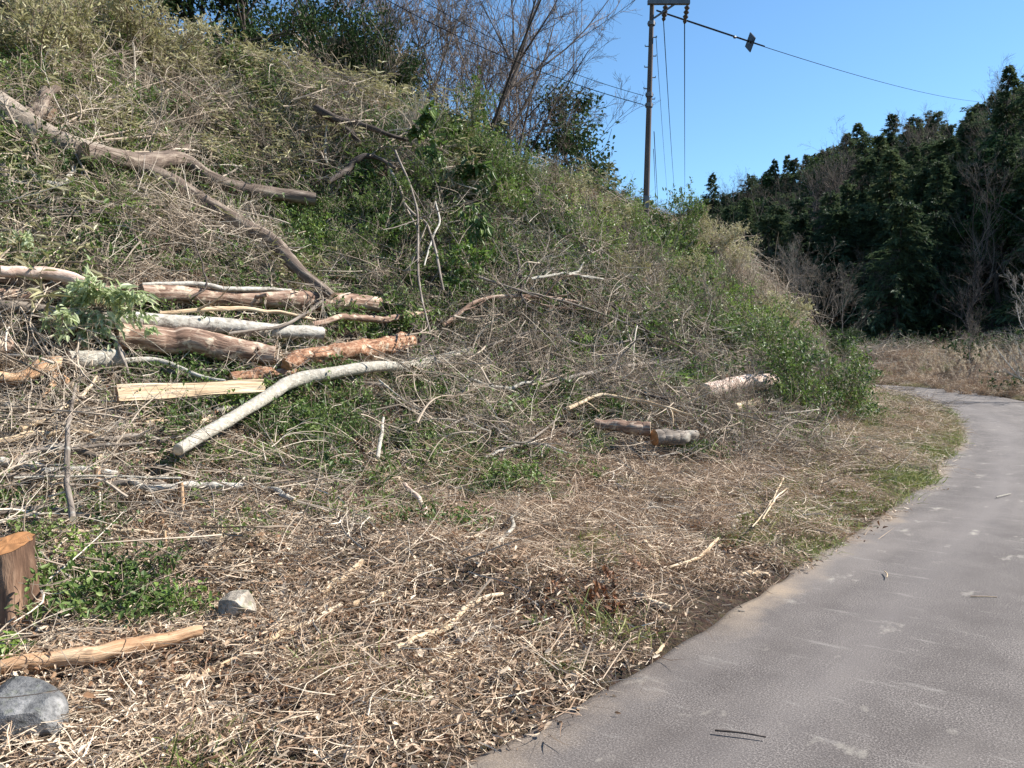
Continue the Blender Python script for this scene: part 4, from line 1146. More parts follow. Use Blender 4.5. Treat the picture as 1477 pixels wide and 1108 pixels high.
# stones
def stone(px, py, wpx, hpx, dpx, label, mat, seed, sub=5, rz=0, sink=.25):
    import bmesh
    c = G(px, py); sc = c[1] / F
    bm = bmesh.new(); bmesh.ops.create_icosphere(bm, subdivisions=sub, radius=1)
    g_ = np.random.default_rng(seed)
    co = np.array([v.co[:] for v in bm.verts])
    # flat facets as on a broken stone
    for k in range(13):
        d = g_.normal(size=3); d /= np.linalg.norm(d); off = g_.uniform(.5, .82)
        q = co @ d; co = co - np.outer(np.maximum(q - off, 0), d)
    co *= (1 + .035 * fbm(co[:, 0] * 2, co[:, 1] * 2, co[:, 2] * 2, 3, seed))[:, None]
    co *= np.array([wpx, dpx, hpx]) * sc / 2
    cr, sr = math.cos(rz), math.sin(rz)
    co = co @ np.array([[cr, sr, 0], [-sr, cr, 0], [0, 0, 1]])
    for v, q in zip(bm.verts, co): v.co = q
    me = bpy.data.meshes.new('stone'); bm.to_mesh(me); bm.free()
    me.materials.append(mat)
    o = link('stone', me); o.location = (c[0], c[1], c[2] + hpx * sc * (.5 - sink))
    return tag(o, label, 'stone')
def stone_mat(name, a, b_, c_, mossy=0.0):
    def f(nt, out):
        k = NT(nt); tc = k.N.new('ShaderNodeTexCoord').outputs['Object']
        n1 = k.noise(tc, 9, 5, .65); n2 = k.noise(tc, 34, 5, .7); n3 = k.noise(tc, 22, 3)
        c = k.ramp(n1, [(.3, a), (.5, b_), (.72, c_)])
        c = k.mix(k.ramp(n2, [(.35, .6), (.55, 0.)]), c, [q * .5 for q in a])
        if mossy: c = k.mix(k.ramp(n3, [(.55, 0.), (.68, mossy)]), c, (.11, .13, .04))
        bp = k.node('ShaderNodeBump', Strength=.9, Distance=.012, Height=k.math('ADD', n1, n2))
        p = k.node('ShaderNodeBsdfPrincipled', Base__Color=c, Roughness=.85, Normal=bp.outputs[0])
        k.L.new(p.outputs[0], out.inputs[0])
    return M(name, f)
s_tan = stone_mat('tan_stone', (.16, .13, .10), (.33, .28, .22), (.5, .45, .38), .5)
s_grey = stone_mat('grey_stone', (.06, .06, .062), (.15, .148, .145), (.30, .29, .28), .25)
stone(337, 897, 66, 74, 54, 'rounded tan stone half sunk in the litter between the stump and the sticks', s_tan, 4)
stone(4, 1078, 175, 130, 150, 'large grey faceted boulder beside the orange brown log', s_grey, 7, rz=.3)
stone(1118, 768, 30, 14, 18, 'dark clod of stone low on the bank near the road edge', s_grey, 8, 3)
stone(766, 1052, 14, 8, 10, 'small pale pebble on the dirt at the road edge', s_tan, 9, 3)
stone(1076, 748, 26, 16, 22, 'brown stone showing through the bank above the dark clod', s_tan, 18, 3)
stone(150, 905, 50, 12, 34, 'flat pale stone lying in the leaves behind the orange brown log', s_tan, 19, 3)

# ------------------------------------------------------------------ sticks and branches that can be told apart
S = stick
S([(215, 1000, 5), (300, 968, 5), (400, 926, 5), (430, 905, 5), (492, 878, 4)], 'longest tan stick on the litter, reaching from the boulder towards the slope', b_bare)
S([(452, 866, 6), (488, 848, 6), (522, 828, 5)], 'thick pale stick end above the longest tan stick', b_bare, sides=10)
S([(508, 880, 5), (535, 870, 5), (562, 860, 4)], 'short pale stick continuing past the end of the longest tan stick', b_bare)
S([(572, 936, 4), (612, 918, 5), (652, 904, 5)], 'pale stick leading into the forked pair on the litter', b_bare, twigs=2)
S([(652, 903, 4), (660, 918, 4), (666, 936, 4)], 'short dark stick crossing between the forked pale sticks', b_grey)
S([(617, 961, 5), (645, 950, 5), (668, 940, 4)], 'short thick pale stick at the foot of the forked pair', b_bare, sides=10)
S([(652, 900, 3), (685, 872, 5), (725, 857, 3)], 'pale curved stick rising from the forked pair towards the bank', b_bare)
S([(670, 930, 3), (705, 908, 3), (770, 898, 2)], 'thin grey stick lying beyond the forked pair', b_grey, twigs=2)
S([(915, 858, 4), (940, 870, 6), (968, 880, 4)], 'tapered yellow brown stick close to the road edge', b_bare, sides=8)
S([(710, 796, 3), (735, 765, 3), (746, 730, 3), (748, 706, 2)], 'white curved stick standing up the middle of the bank', b_white, lift=.08)
S([(545, 662, 3), (550, 632, 3), (553, 604, 2)], 'short upright white stick in the green cover', b_white, lift=.25)
S([(902, 800, 5), (920, 815, 6), (935, 828, 4)], 'flat reddish slab of bark below the dark hollow', b_rot)
S([(930, 782, 4), (942, 800, 5), (950, 818, 4)], 'flat tan slab of wood beside the reddish bark slab', b_bare)
S([(962, 822, 2), (1005, 806, 3), (1036, 778, 2)], 'thin tan arched stick ending near the road side of the bank', b_bare, lift=.06)
S([(1060, 770, 4), (1057, 755, 5), (1055, 742, 4)], 'stubby white stick upright beside the green sprout', b_pale)
S([(1070, 830, 3), (1095, 828, 4), (1108, 830, 3)], 'small pale stick at the very edge of the verge', b_bare)
S([(945, 945, 2), (952, 938, 3), (957, 932, 2)], 'tiny pale stick poking over the asphalt edge', b_bare)
S([(18, 668, 5), (60, 652, 6), (100, 650, 5), (145, 660, 5)], 'arched grey limb, uppermost of the thin limbs on the lower slope', b_grey, lift=.14, sides=8, twigs=2)
S([(-10, 665, 7), (40, 676, 7), (95, 682, 6), (170, 684, 4)], 'pale limb with broken bark beneath the arched grey limb', b_pale, lift=.1, sides=8)
S([(-10, 690, 5), (80, 692, 5), (160, 698, 5), (240, 700, 4)], 'grey straight limb lying below the pale limb', b_grey, lift=.1, sides=8, twigs=2)
S([(185, 694, 4), (215, 706, 6), (270, 702, 6), (350, 702, 5)], 'bent whitish limb running into the green cover', b_pale, lift=.12, sides=8)
S([(20, 692, 2), (120, 690, 2), (262, 690, 2)], 'thin straight whitish rod across the limbs of the lower slope', b_white, lift=.2)
S([(350, 700, 3), (385, 705, 5), (425, 722, 4)], 'short pale limb emerging from under the green cover', b_pale, lift=.08)
S([(105, 750, 5), (97, 700, 4), (95, 650, 4), (102, 600, 3), (110, 556, 2)], 'crooked grey sapling stem standing in front of the limbs', b_grey, lift=.3, twigs=4)
S([(77, 770, 4), (150, 768, 4), (215, 770, 3)], 'pale stick lying flat above the glossy leaved plant', b_bare)
S([(355, 752, 4), (368, 775, 5), (380, 796, 6)], 'thick tan stick slanting down the slope above the tan stone', b_bare, sides=8)
S([(302, 820, 4), (315, 800, 4), (318, 765, 2)], 'forked tan stick pointing up near the tan stone', b_bare, twigs=2)
S([(405, 868, 4), (408, 850, 5), (404, 832, 3)], 'short brown stub standing by the tan stone', b_grey)
S([(398, 918, 3), (402, 900, 3), (396, 880, 2)], 'little white stick crossing the longest tan stick', b_white)
S([(583, 700, 4), (605, 725, 4), (615, 770, 4)], 'pinkish stick leaning down the middle of the bank', b_pink, lift=.08)
S([(270, 600, 3), (310, 595, 4), (370, 586, 2)], 'pale stick under the split log', b_pale, lift=.12)
S([(210, 612, 4), (260, 606, 4), (300, 612, 3)], 'tan stick lying in the shadow below the split log', b_bare, lift=.1)
S([(270, 618, 4), (290, 610, 4), (306, 600, 3)], 'stubby pale stick by the bend of the whitish pole', b_bare, lift=.12)
S([(55, 650, 3), (130, 645, 3), (205, 642, 2)], 'thin rod lying over the arched grey limb', b_grey, lift=.2)
S([(330, 482, 2.4), (400, 474, 2.4), (430, 462, 2.4), (470, 432, 1.8)], 'slender grey branch crossing the long pale log', b_grey, lift=.42, cat='branch', name='branch', twigs=3)
S([(590, 468, 5.1), (606, 488, 5.1), (614, 512, 5.1)], 'short dark brown branch standing at the end of the rotten log', b_dark, lift=.3, cat='branch', name='branch', sides=8)
S([(275, 432, 1.8), (298, 410, 1.2), (280, 350, 1.2)], 'thin dark branch leaning on the long reddish log', b_dark, lift=.45, cat='branch', name='branch')
S([(455, 174, 6.0), (480, 173, 6.0), (510, 180, 5.1), (550, 192, 3.0), (592, 204, 2.4)], 'thick dark branch with a knobbly end sticking out of the upper bushes', b_dark, lift=.75, cat='branch', name='branch', sides=9, wob=1.2)
S([(486, 176, 3.0), (500, 190, 5.1), (520, 206, 2.4)], 'short dark spur forking below the knobbly branch', b_dark, lift=.7, cat='branch', name='branch', sides=8)
S([(475, 264, 3.0), (505, 242, 5.1), (530, 226, 5.1), (548, 230, 3.0), (572, 244, 2.4)], 'black arched branch over the green bushes', b_dark, lift=.7, cat='branch', name='branch', sides=9, wob=1.2)
S([(472, 238, 1.8), (468, 210, 1.8), (471, 183, 1.2)], 'bleached white twig hanging under the knobbly branch', b_white, lift=.6, cat='branch', name='branch')
S([(766, 403, 2.4), (800, 396, 2.4), (822, 398, 3.0), (870, 405, 1.8)], 'bleached forked branch lying on top of the twig heap', b_white, lift=.6, cat='branch', name='branch', twigs=3)
S([(820, 398, 2.4), (835, 390, 1.8), (842, 380, 1.2)], 'bleached stub rising from the forked branch on the twig heap', b_white, lift=.62, cat='branch', name='branch')
S([(560, 240, 2.4), (590, 300, 2.4), (620, 340, 2.4), (640, 420, 1.8)], 'long dark branch trailing down beside the green bushes', b_grey, lift=.6, cat='branch', name='branch', twigs=5)
S([(570, 230, 1.8), (600, 310, 1.8), (605, 400, 1.8), (620, 480, 1.2)], 'curving grey branch trailing over the brush heap', b_grey, lift=.75, cat='branch', name='branch', twigs=5)
S([(628, 292, 1.6), (634, 320, 1.6), (622, 350, 1.5), (612, 385, 1.2)], 'thin pale vine hanging over the brush heap', b_pale, lift=.7, cat='vine', name='vine')
S([(745, 360, 1.8), (750, 400, 2.4), (760, 440, 1.8), (800, 470, 1.2)], 'dark upright branch at the crest of the twig heap', b_dark, lift=.6, cat='branch', name='branch', twigs=4)
S([(850, 410, 1.8), (890, 450, 1.8), (940, 480, 1.8), (1000, 500, 1.2)], 'dark drooping branch on the road side of the twig heap', b_dark, lift=.5, cat='branch', name='branch', twigs=5)
S([(690, 400, 1.8), (760, 425, 1.8), (840, 445, 1.8), (930, 478, 1.2)], 'long grey branch lying across the middle of the twig heap', b_grey, lift=.6, cat='branch', name='branch', twigs=6)
S([(700, 500, 1.8), (780, 480, 1.8), (850, 500, 1.8), (930, 490, 1.2)], 'long grey branch low in the twig heap', b_grey, lift=.45, cat='branch', name='branch', twigs=6)
S([(640, 620, 1.8), (690, 600, 1.8), (750, 640, 1.8), (810, 600, 1.2)], 'crooked tan branch below the twig heap', b_grey, lift=.25, cat='branch', name='branch', twigs=4)
S([(900, 560, 2.4), (960, 575, 2.4), (1020, 560, 1.8), (1055, 545, 1.2)], 'dark branch pointing at the pinkish log', b_dark, lift=.35, cat='branch', name='branch', twigs=4)
S([(940, 590, 1.8), (930, 560, 2.4), (948, 545, 1.8)], 'bleached white broken branch below the bright leaves', b_white, lift=.3, cat='branch', name='branch')
S([(1130, 690, 1.2), (1110, 730, 1.6), (1085, 760, 1)], 'pale dry stalk slanting across the grass bank', b_bare, lift=.15)
S([(1135, 705, 1), (1118, 720, 1.5), (1100, 750, 1)], 'second pale dry stalk beside the slanting one', b_bare, lift=.18)
S([(150, 470, 3), (170, 500, 3), (185, 540, 2)], 'thin grey stick propped in front of the thick rough log', b_grey, lift=.35)
S([(100, 560, 5), (85, 545, 5), (60, 575, 3)], 'splintered orange stick beside the whitish log', b_orange, lift=.2)
S([(0, 600, 4), (60, 605, 4), (130, 590, 3), (200, 600, 2)], 'grey stick among the twigs under the split orange log', b_grey, lift=.15, twigs=3)
S([(5, 590, 5), (40, 575, 5), (75, 570, 3)], 'short pale stick under the split orange log', b_pale, lift=.12)

S([(-10, 405, 5), (60, 412, 5), (140, 420, 4), (210, 415, 3)], 'brown limb wedged behind the curved pinkish log', b_red, lift=.35, cat='branch', name='branch', sides=8)
S([(205, 412, 3), (260, 410, 4), (330, 418, 4), (420, 420, 2)], 'thin bleached limb lying behind the long reddish log', b_pale, lift=.4, cat='branch', name='branch')
S([(230, 455, 3), (320, 448, 4), (400, 452, 3), (455, 462, 2)], 'thin tan limb between the long reddish log and the long pale log', b_bare, lift=.35, cat='branch', name='branch', twigs=3)
S([(395, 520, 5), (440, 535, 5), (500, 545, 4), (560, 560, 3)], 'grey limb under the orange rotten log', b_grey, lift=.15, cat='branch', name='branch', sides=8)
S([(450, 470, 4), (500, 460, 5), (560, 462, 5), (620, 450, 3)], 'brown limb behind the orange rotten log', b_red, lift=.35, cat='branch', name='branch', sides=8)
S([(190, 530, 4), (260, 540, 4), (330, 535, 3)], 'grey limb between the thick rough log and the split log', b_grey, lift=.12, cat='branch', name='branch', twigs=2)
S([(130, 640, 4), (200, 630, 5), (250, 640, 4)], 'grey limb beside the lower end of the whitish pole', b_grey, lift=.1, cat='branch', name='branch')
S([(-10, 640, 5), (40, 632, 5), (100, 625, 4), (150, 632, 3)], 'tan limb at the top of the lower twig pile', b_bare, lift=.12, cat='branch', name='branch')
S([(30, 620, 4), (80, 600, 4), (120, 570, 3), (140, 545, 2)], 'tan stick rising towards the short whitish log', b_bare, lift=.18, twigs=2)
S([(0, 740, 4), (60, 735, 4), (130, 745, 3)], 'grey stick above the dark torn stump', b_grey, lift=.08, twigs=2)
S([(0, 225, 6), (10, 250, 8), (12, 290, 7)], 'thick grey broken limb hanging below the fallen trunk', b_trunk, lift=.3, cat='branch', name='branch', sides=9)
S([(30, 240, 4), (60, 262, 4), (95, 262, 3), (110, 240, 3)], 'bent pale branch below the fallen trunk', b_pale, lift=.35, cat='branch', name='branch', twigs=3)
S([(640, 470, 3), (700, 440, 3), (780, 430, 3), (860, 440, 2)], 'brown branch low across the brush heap', b_red, lift=.5, cat='branch', name='branch', twigs=6)
S([(780, 560, 3), (840, 540, 4), (900, 530, 3), (980, 520, 2)], 'grey branch at the foot of the twig heap', b_grey, lift=.4, cat='branch', name='branch', twigs=6)
S([(820, 590, 3), (870, 570, 3), (930, 580, 3), (1000, 600, 2)], 'tan branch above the short brown log', b_bare, lift=.35, cat='branch', name='branch', twigs=4)
S([(660, 540, 3), (720, 560, 3), (790, 545, 2)], 'pale branch at the thin end of the whitish pole', b_pale, lift=.3, cat='branch', name='branch', twigs=4)
S([(700, 660, 2), (760, 640, 3), (820, 655, 2)], 'pale branch lying on the straw below the twig heap', b_pale, lift=.15, cat='branch', name='branch', twigs=3)
# the two cut stakes
for (px, py, h, w, lab) in ((138, 722, 46, 11, 'orange sawn sapling stub standing among the thin limbs'), (263, 738, 40, 9, 'slimmer orange sapling stub to the side of the first one'), (240, 800, 34, 5, 'thin orange stub by the glossy leaved plant')):
    c = G(px, py); sc = c[1] / F
    top = c + np.array([(3 if px < 200 else -2) * sc, 0, h * sc])
    e = empty('sapling_stub', c, lab, 'sapling stub')
    mb = MB(); tubes(mb, np.array([[c - [0, 0, .08], c * .5 + top * .5, top]]), np.array([[w, w * .95, w * .85]]) * sc / 2, 9, cap=True, cap_mat=1, rough=.1)
    link('stem', mb.mesh('stub_stem', [b_orange, c_pale], True), e)
# loose bits on the asphalt
def roadbit(x0, x1, r, label, bark, z=.048):
    a = ray(*x0); b = ray(*x1)
    a = a * ((CAM_H - z) / -a[2]); b = b * ((CAM_H - z) / -b[2])
    a[2] = b[2] = 0; P = smooth_path([a + [0, 0, z + r], a * .5 + b * .5 + [.01, .0, z + r * 1.6], b + [0, 0, z + r]], 9)
    mb = MB(); tubes(mb, P[None], np.linspace(r, r * .7, 9)[None], 7, cap=True)
    me = mb.mesh('stick', [bark], True); me.transform(Matrix.Translation(-Vector(P[0])))
    o = link('stick', me); o.location = P[0]; tag(o, label, 'stick')
roadbit((1031, 1055), (1105, 1065), .0045, 'thin dark stick lying alone on the asphalt', b_dark)
roadbit((1400, 861), (1438, 862), .003, 'thin straw lying across the asphalt of the lane', b_bare)
roadbit((1437, 718), (1458, 713), .006, 'small whitish stick on the asphalt near the bend', b_white)
roadbit((1276, 825), (1279, 834), .004, 'tiny brown stick upright across the lane', b_bare)
# ------------------------------------------------------------------ cut laurel leaves, plants, shrubs, ridge trees, pole and wires
def spray(px, py, wpx, hpx, n, label, mat, L=.10, W=.032, lift=.45, name='leafy_branch', cat='leafy branch', stems=22, hang=.5, seed=1, thick=.35):
    global rng
    keep = rng; rng = np.random.default_rng(seed)
    c = G(px, py, lift); sc = c[1] / F
    e = empty(name, c, label, cat)
    rx, rz_ = wpx * sc / 2, hpx * sc / 2
    a = U(0, 2 * PI, stems)
    tipv = np.stack([np.cos(a) * rx, -abs(np.sin(a)) * thick * rx, np.sin(a) * rz_], -1) * U(.5, 1, stems)[:, None]
    start = np.zeros((stems, 3)) + np.array([-.35 * rx, .05, -.1 * rz_])
    t = np.linspace(0, 1, 6)[None, :, None]
    P = start[:, None] * (1 - t) + tipv[:, None] * t
    P[:, :, 2] += .25 * rz_ * np.sin(t[..., 0] * PI)
    mb = MB(); tubes(mb, P, np.linspace(.006, .0018, 6)[None] * np.ones((stems, 1)), 4, tint=.4)
    link('stems', mb.mesh('spray_stems', [m_twig]), e, rel=False)
    k = rng.integers(0, stems, n); i = rng.integers(2, 6, n)
    pos = P[k, i] + rdir(n) * (.05 * U(.2, 1, n))[:, None]
    d = nrm(rdir(n) * .7 + nrm(P[k, 5] - P[k, 0]) * .5 + np.array([0, -.2, -hang]))
    mb = MB(); leaves(mb, pos, d, nrm(rdir(n) * .5 + np.array([.2, -.6, .8])), L * U(.6, 1.25, n), W * U(.7, 1.2, n), tint=U(0, 1, n), fold=.12, droop=.15)
    link('leaves', mb.mesh('spray_leaves', [mat]), e, rel=False)['kind'] = 'stuff'
    rng = keep
spray(160, 448, 155, 92, 620, 'drooping spray of cut pale laurel leaves lying over the logs', m_laurel, L=.105, W=.034, lift=.55, stems=30, seed=2)
spray(90, 470, 60, 50, 90, 'smaller drooping sprig of cut laurel by the sawn end of the pale log', m_laurel, L=.09, W=.03, lift=.5, stems=10, seed=3)
spray(965, 551, 52, 24, 110, 'bright yellow green leafy sprig above the white broken branch', m_lime, L=.12, W=.045, lift=.4, stems=10, hang=.1, seed=4)
spray(680, 372, 66, 42, 130, 'pale fresh leaf rosette at the top of the brush heap', m_lime, L=.11, W=.04, lift=.7, stems=12, hang=.05, seed=5)
spray(20, 935, 44, 26, 60, 'yellowish leafed sprig behind the orange brown log', m_lime, L=.045, W=.024, lift=.12, stems=7, hang=.2, seed=6)
spray(620, 210, 60, 110, 190, 'hanging glossy vine leaves below the bare trees', m_green, L=.17, W=.08, lift=.9, stems=14, hang=.6, seed=7)
spray(690, 262, 70, 70, 170, 'drooping broad green leaves beside the little sawn stump', m_green, L=.17, W=.06, lift=.7, stems=14, hang=.6, seed=8)
spray(685, 318, 46, 60, 120, 'dark drooping leaf cluster over the brush heap', m_green, L=.15, W=.06, lift=.8, stems=10, hang=.7, seed=9)
spray(30, 360, 80, 40, 130, 'pale sage leaved sprig above the curved pinkish log', m_laurel, L=.09, W=.04, lift=.4, stems=12, hang=.1, seed=10)

# plants with leaves that can be told apart, low on the slope
def plant(px, py, wpx, hpx, n, label, mat, L, W, seed, name='small_plant', cat='plant', stems=12, lean=.8):
    global rng
    keep = rng; rng = np.random.default_rng(seed)
    c = G(px, py); sc = c[1] / F
    e = empty(name, c, label, cat)
    R = wpx * sc / 2; H = hpx * sc
    d = nrm(np.stack([rng.normal(size=stems) * lean, rng.normal(size=stems) * lean, np.ones(stems)], -1))
    P = bendpaths(disc(stems, R * .5), d, U(.6, 1.2, stems) * H * 1.2, 6, .2, .15)
    mb = MB(); R1 = np.linspace(.0035, .0015, 6)[None] * np.ones((stems, 1)); tubes(mb, P, R1, 4, tint=.3)
    P2, R2 = grow(P, R1, 3, 40, .5, .6, 4, .3, .2, .2); tubes(mb, P2, np.maximum(R2, .001), 3, tint=.3)
    link('stems', mb.mesh('plant_stems', [m_twig]), e, rel=False)
    k = rng.integers(0, len(P2), n); i = rng.integers(1, 4, n)
    mb = MB(); leaves(mb, P2[k, i], nrm(rdir(n) + np.array([0, 0, .15])), nrm(rdir(n) * .5 + np.array([0, -.2, 1])), L * U(.6, 1.25, n), W * U(.7, 1.2, n), tint=U(0, 1, n), fold=.15)
    link('leaves', mb.mesh('plant_leaves', [mat]), e, rel=False)['kind'] = 'stuff'
    rng = keep
plant(180, 850, 110, 75, 240, 'glossy broad leaved evergreen plant in the middle of the low patch', m_green, .038, .018, 21)
plant(95, 900, 100, 60, 220, 'glossy evergreen plant beside the dark stump', m_green, .042, .02, 22)
plant(235, 835, 50, 50, 130, 'thinner evergreen plant on the road side of the low patch', m_green, .036, .018, 23)
plant(120, 815, 60, 50, 160, 'evergreen plant above the dark stump patch', m_lime, .036, .018, 24)
plant(255, 890, 80, 40, 300, 'fine leaved bright green plant beside the tan stone', m_lime, .018, .008, 25)
plant(772, 902, 46, 14, 160, 'blue green low weed on the litter near the red leaves', m_lime, .016, .008, 26, stems=16, lean=1.4)
plant(858, 695, 34, 22, 90, 'single green weed on the straw bank', m_lime, .05, .02, 27)
plant(1080, 770, 34, 22, 90, 'small green tuft by the stubby white stick', m_grass, .06, .014, 28)
plant(870, 880, 70, 36, 70, 'withered seedling with reddish brown leaves near the road', m_rusty, .042, .026, 29, stems=7)
plant(800, 862, 26, 20, 24, 'tiny seedling with curled rusty leaves', m_rusty, .04, .02, 30, stems=4)
plant(885, 862, 24, 34, 40, 'upright withered seedling with red brown leaves', m_rusty, .04, .02, 31, stems=4, lean=.3)
plant(550, 715, 26, 44, 60, 'upright tuft of strap leaves below the green cover', m_green, .12, .014, 32, stems=6, lean=.3)

# shrubs on the right flank of the bank
def shrub(px, py, H, src, label, group='leafy shrubs on the brow of the bank', name='leafy_shrub', cat='shrub', sc=1.0, dist=None):
    c = G(px, py) if dist is None else at(px, dist)
    return put(name, label, cat, group, c, src, random.uniform(0, 6.28), sc)
def shrub_parts(H, Wd, n, L, W, mat, seed, stems=9, twm=None):
    global rng
    keep = rng; rng = np.random.default_rng(seed)
    d = nrm(np.stack([rng.normal(size=stems) * .45, rng.normal(size=stems) * .45, np.ones(stems)], -1))
    P = bendpaths(disc(stems, .12 * Wd), d, U(.6, 1.1, stems) * H, 7, .18, .08); P[:, 0, 2] -= .1
    R = np.linspace(1, .3, 7)[None] * (.012 * H * U(.7, 1.2, stems))[:, None]
    mt = MB(); tubes(mt, P, R, 5, tint=.4)
    P1, R1 = grow(P, R, 7, 40, .5, .5, 6, .15, .18, .15); tubes(mt, P1, np.maximum(R1, .003), 3, tint=.5)
    P2, R2 = grow(P1, R1, 5, 42, .55, .55, 5, .1, .2, .1); tubes(mt, P2, np.maximum(R2, .002), 3, tint=.6)
    parts = [('stems', mt.mesh('shrub_stems', [m_twig]))]
    if n:
        k = rng.integers(0, len(P2), n); i = rng.integers(1, 5, n)
        tt = U(0, .6, len(P2))[k] + U(0, .4, n)
        m = MB(); leaves(m, P2[k, i] + rdir(n) * L * .4, nrm(rdir(n) + np.array([0, 0, .1])), nrm(rdir(n) * .7 + np.array([0, 0, 1])), L * U(.6, 1.3, n), W * U(.6, 1.3, n), tint=tt, fold=.12)
        parts.append(('foliage', m.mesh('shrub_foliage', [mat])))
    rng = keep
    return parts
sh_sasa = [shrub_parts(1.3, 1.2, 1500, .10, .026, m_sasa, 71 + i) for i in range(2)]
sh_green = [shrub_parts(1.3, 1.2, 1700, .075, .032, m_green, 81 + i) for i in range(2)]
sh_lime = [shrub_parts(1.2, 1.1, 1300, .07, .026, m_lime, 85 + i) for i in range(2)]
sh_twig = [shrub_parts(1.5, 1.4, 0, 0, 0, None, 91 + i, 14) for i in range(2)]
sh_big = [leafy_parts(3.2, .06, .5, 5200, .085, .042, m_dark, 95, base=.1), leafy_parts(3.0, .06, .5, 4600, .08, .04, m_green, 96, base=.1)]
rr_ = random.Random(8)
def many(cells, kinds, fmt, group, smin, smax, name='leafy_shrub', cat='shrub'):
    ORD = 'first second third fourth fifth sixth seventh eighth ninth tenth eleventh twelfth thirteenth fourteenth fifteenth sixteenth seventeenth'.split()
    cells = sorted(cells)
    for i, (px, py) in enumerate(cells):
        src, word = rr_.choice(kinds)
        shrub(px, py, 1, src[rr_.randrange(len(src))], fmt % (ORD[i] + ' from the left, a ' + word), group, name, cat, rr_.uniform(smin, smax))
kinds_r = [(sh_sasa, 'yellowish'), (sh_green, 'green'), (sh_lime, 'light green'), (sh_twig, 'bare twiggy'), (sh_sasa, 'yellowish')]
many([(980, 355), (1010, 350), (1035, 372), (1060, 400), (1000, 395), (965, 380), (1040, 430), (1075, 440), (1010, 440), (1095, 465), (1055, 480), (985, 430), (1120, 490), (1080, 505), (1020, 475), (1135, 520), (1105, 535)], kinds_r, '%s shrub on the brow beyond the utility pole', 'shrubs on the brow beyond the pole', .45, .95)
many([(790, 300), (820, 320), (850, 330), (880, 345), (905, 340), (870, 380), (930, 400), (840, 370), (900, 420), (940, 440), (790, 350)], kinds_r, '%s shrub between brush heap and utility pole', 'shrubs between the heap and the pole', .4, .8)
many([(1165, 550), (1175, 575), (1190, 565), (1180, 600), (1205, 590), (1150, 600), (1215, 615), (1160, 630)], [(sh_green, 'green'), (sh_green, 'green'), (sh_lime, 'light green'), (sh_twig, 'bare twiggy')], '%s shrub at the bend end of the bank', 'shrubs at the bend', .6, .95)
many([(1070, 610), (1090, 640), (1050, 630), (1120, 625)], [(sh_twig, 'dry grey')], '%s shrub below the pinkish log', 'dry shrubs below the log', .35, .6)
many([(1120, 612), (1145, 600)], [(sh_lime, 'feathery green')], '%s shrub below the pinkish log', 'green shrubs below the log', .45, .6)
many([(470, 340), (520, 350), (560, 330), (500, 390), (440, 320), (545, 395), (590, 300)], [(sh_green, 'dense green')], '%s bush above the long reddish log', 'green bushes above the logs', .4, .65, 'leafy_bush', 'bush')
many([(600, 220), (640, 240), (670, 210), (720, 270), (750, 290), (700, 300), (640, 190), (740, 330)], [(sh_green, 'green'), (sh_green, 'green'), (sh_lime, 'light green'), (sh_twig, 'bare twiggy')], '%s bush under the ridge trees', 'bushes under the ridge trees', .5, .9, 'leafy_bush', 'bush')
many([(30, 60), (90, 50), (150, 70), (40, 120), (110, 110), (190, 100), (230, 110), (20, 20), (170, 40)], [(sh_sasa, 'pale yellowish')], '%s bamboo grass bush at the slope top', 'bamboo grass bushes', .7, 1.1, 'leafy_bush', 'bush')
many([(60, 290), (120, 280), (30, 330), (150, 330), (200, 300)], [(sh_green, 'dark green')], '%s bush under the fallen trunk', 'green bushes under the trunk', .35, .5, 'leafy_bush', 'bush')

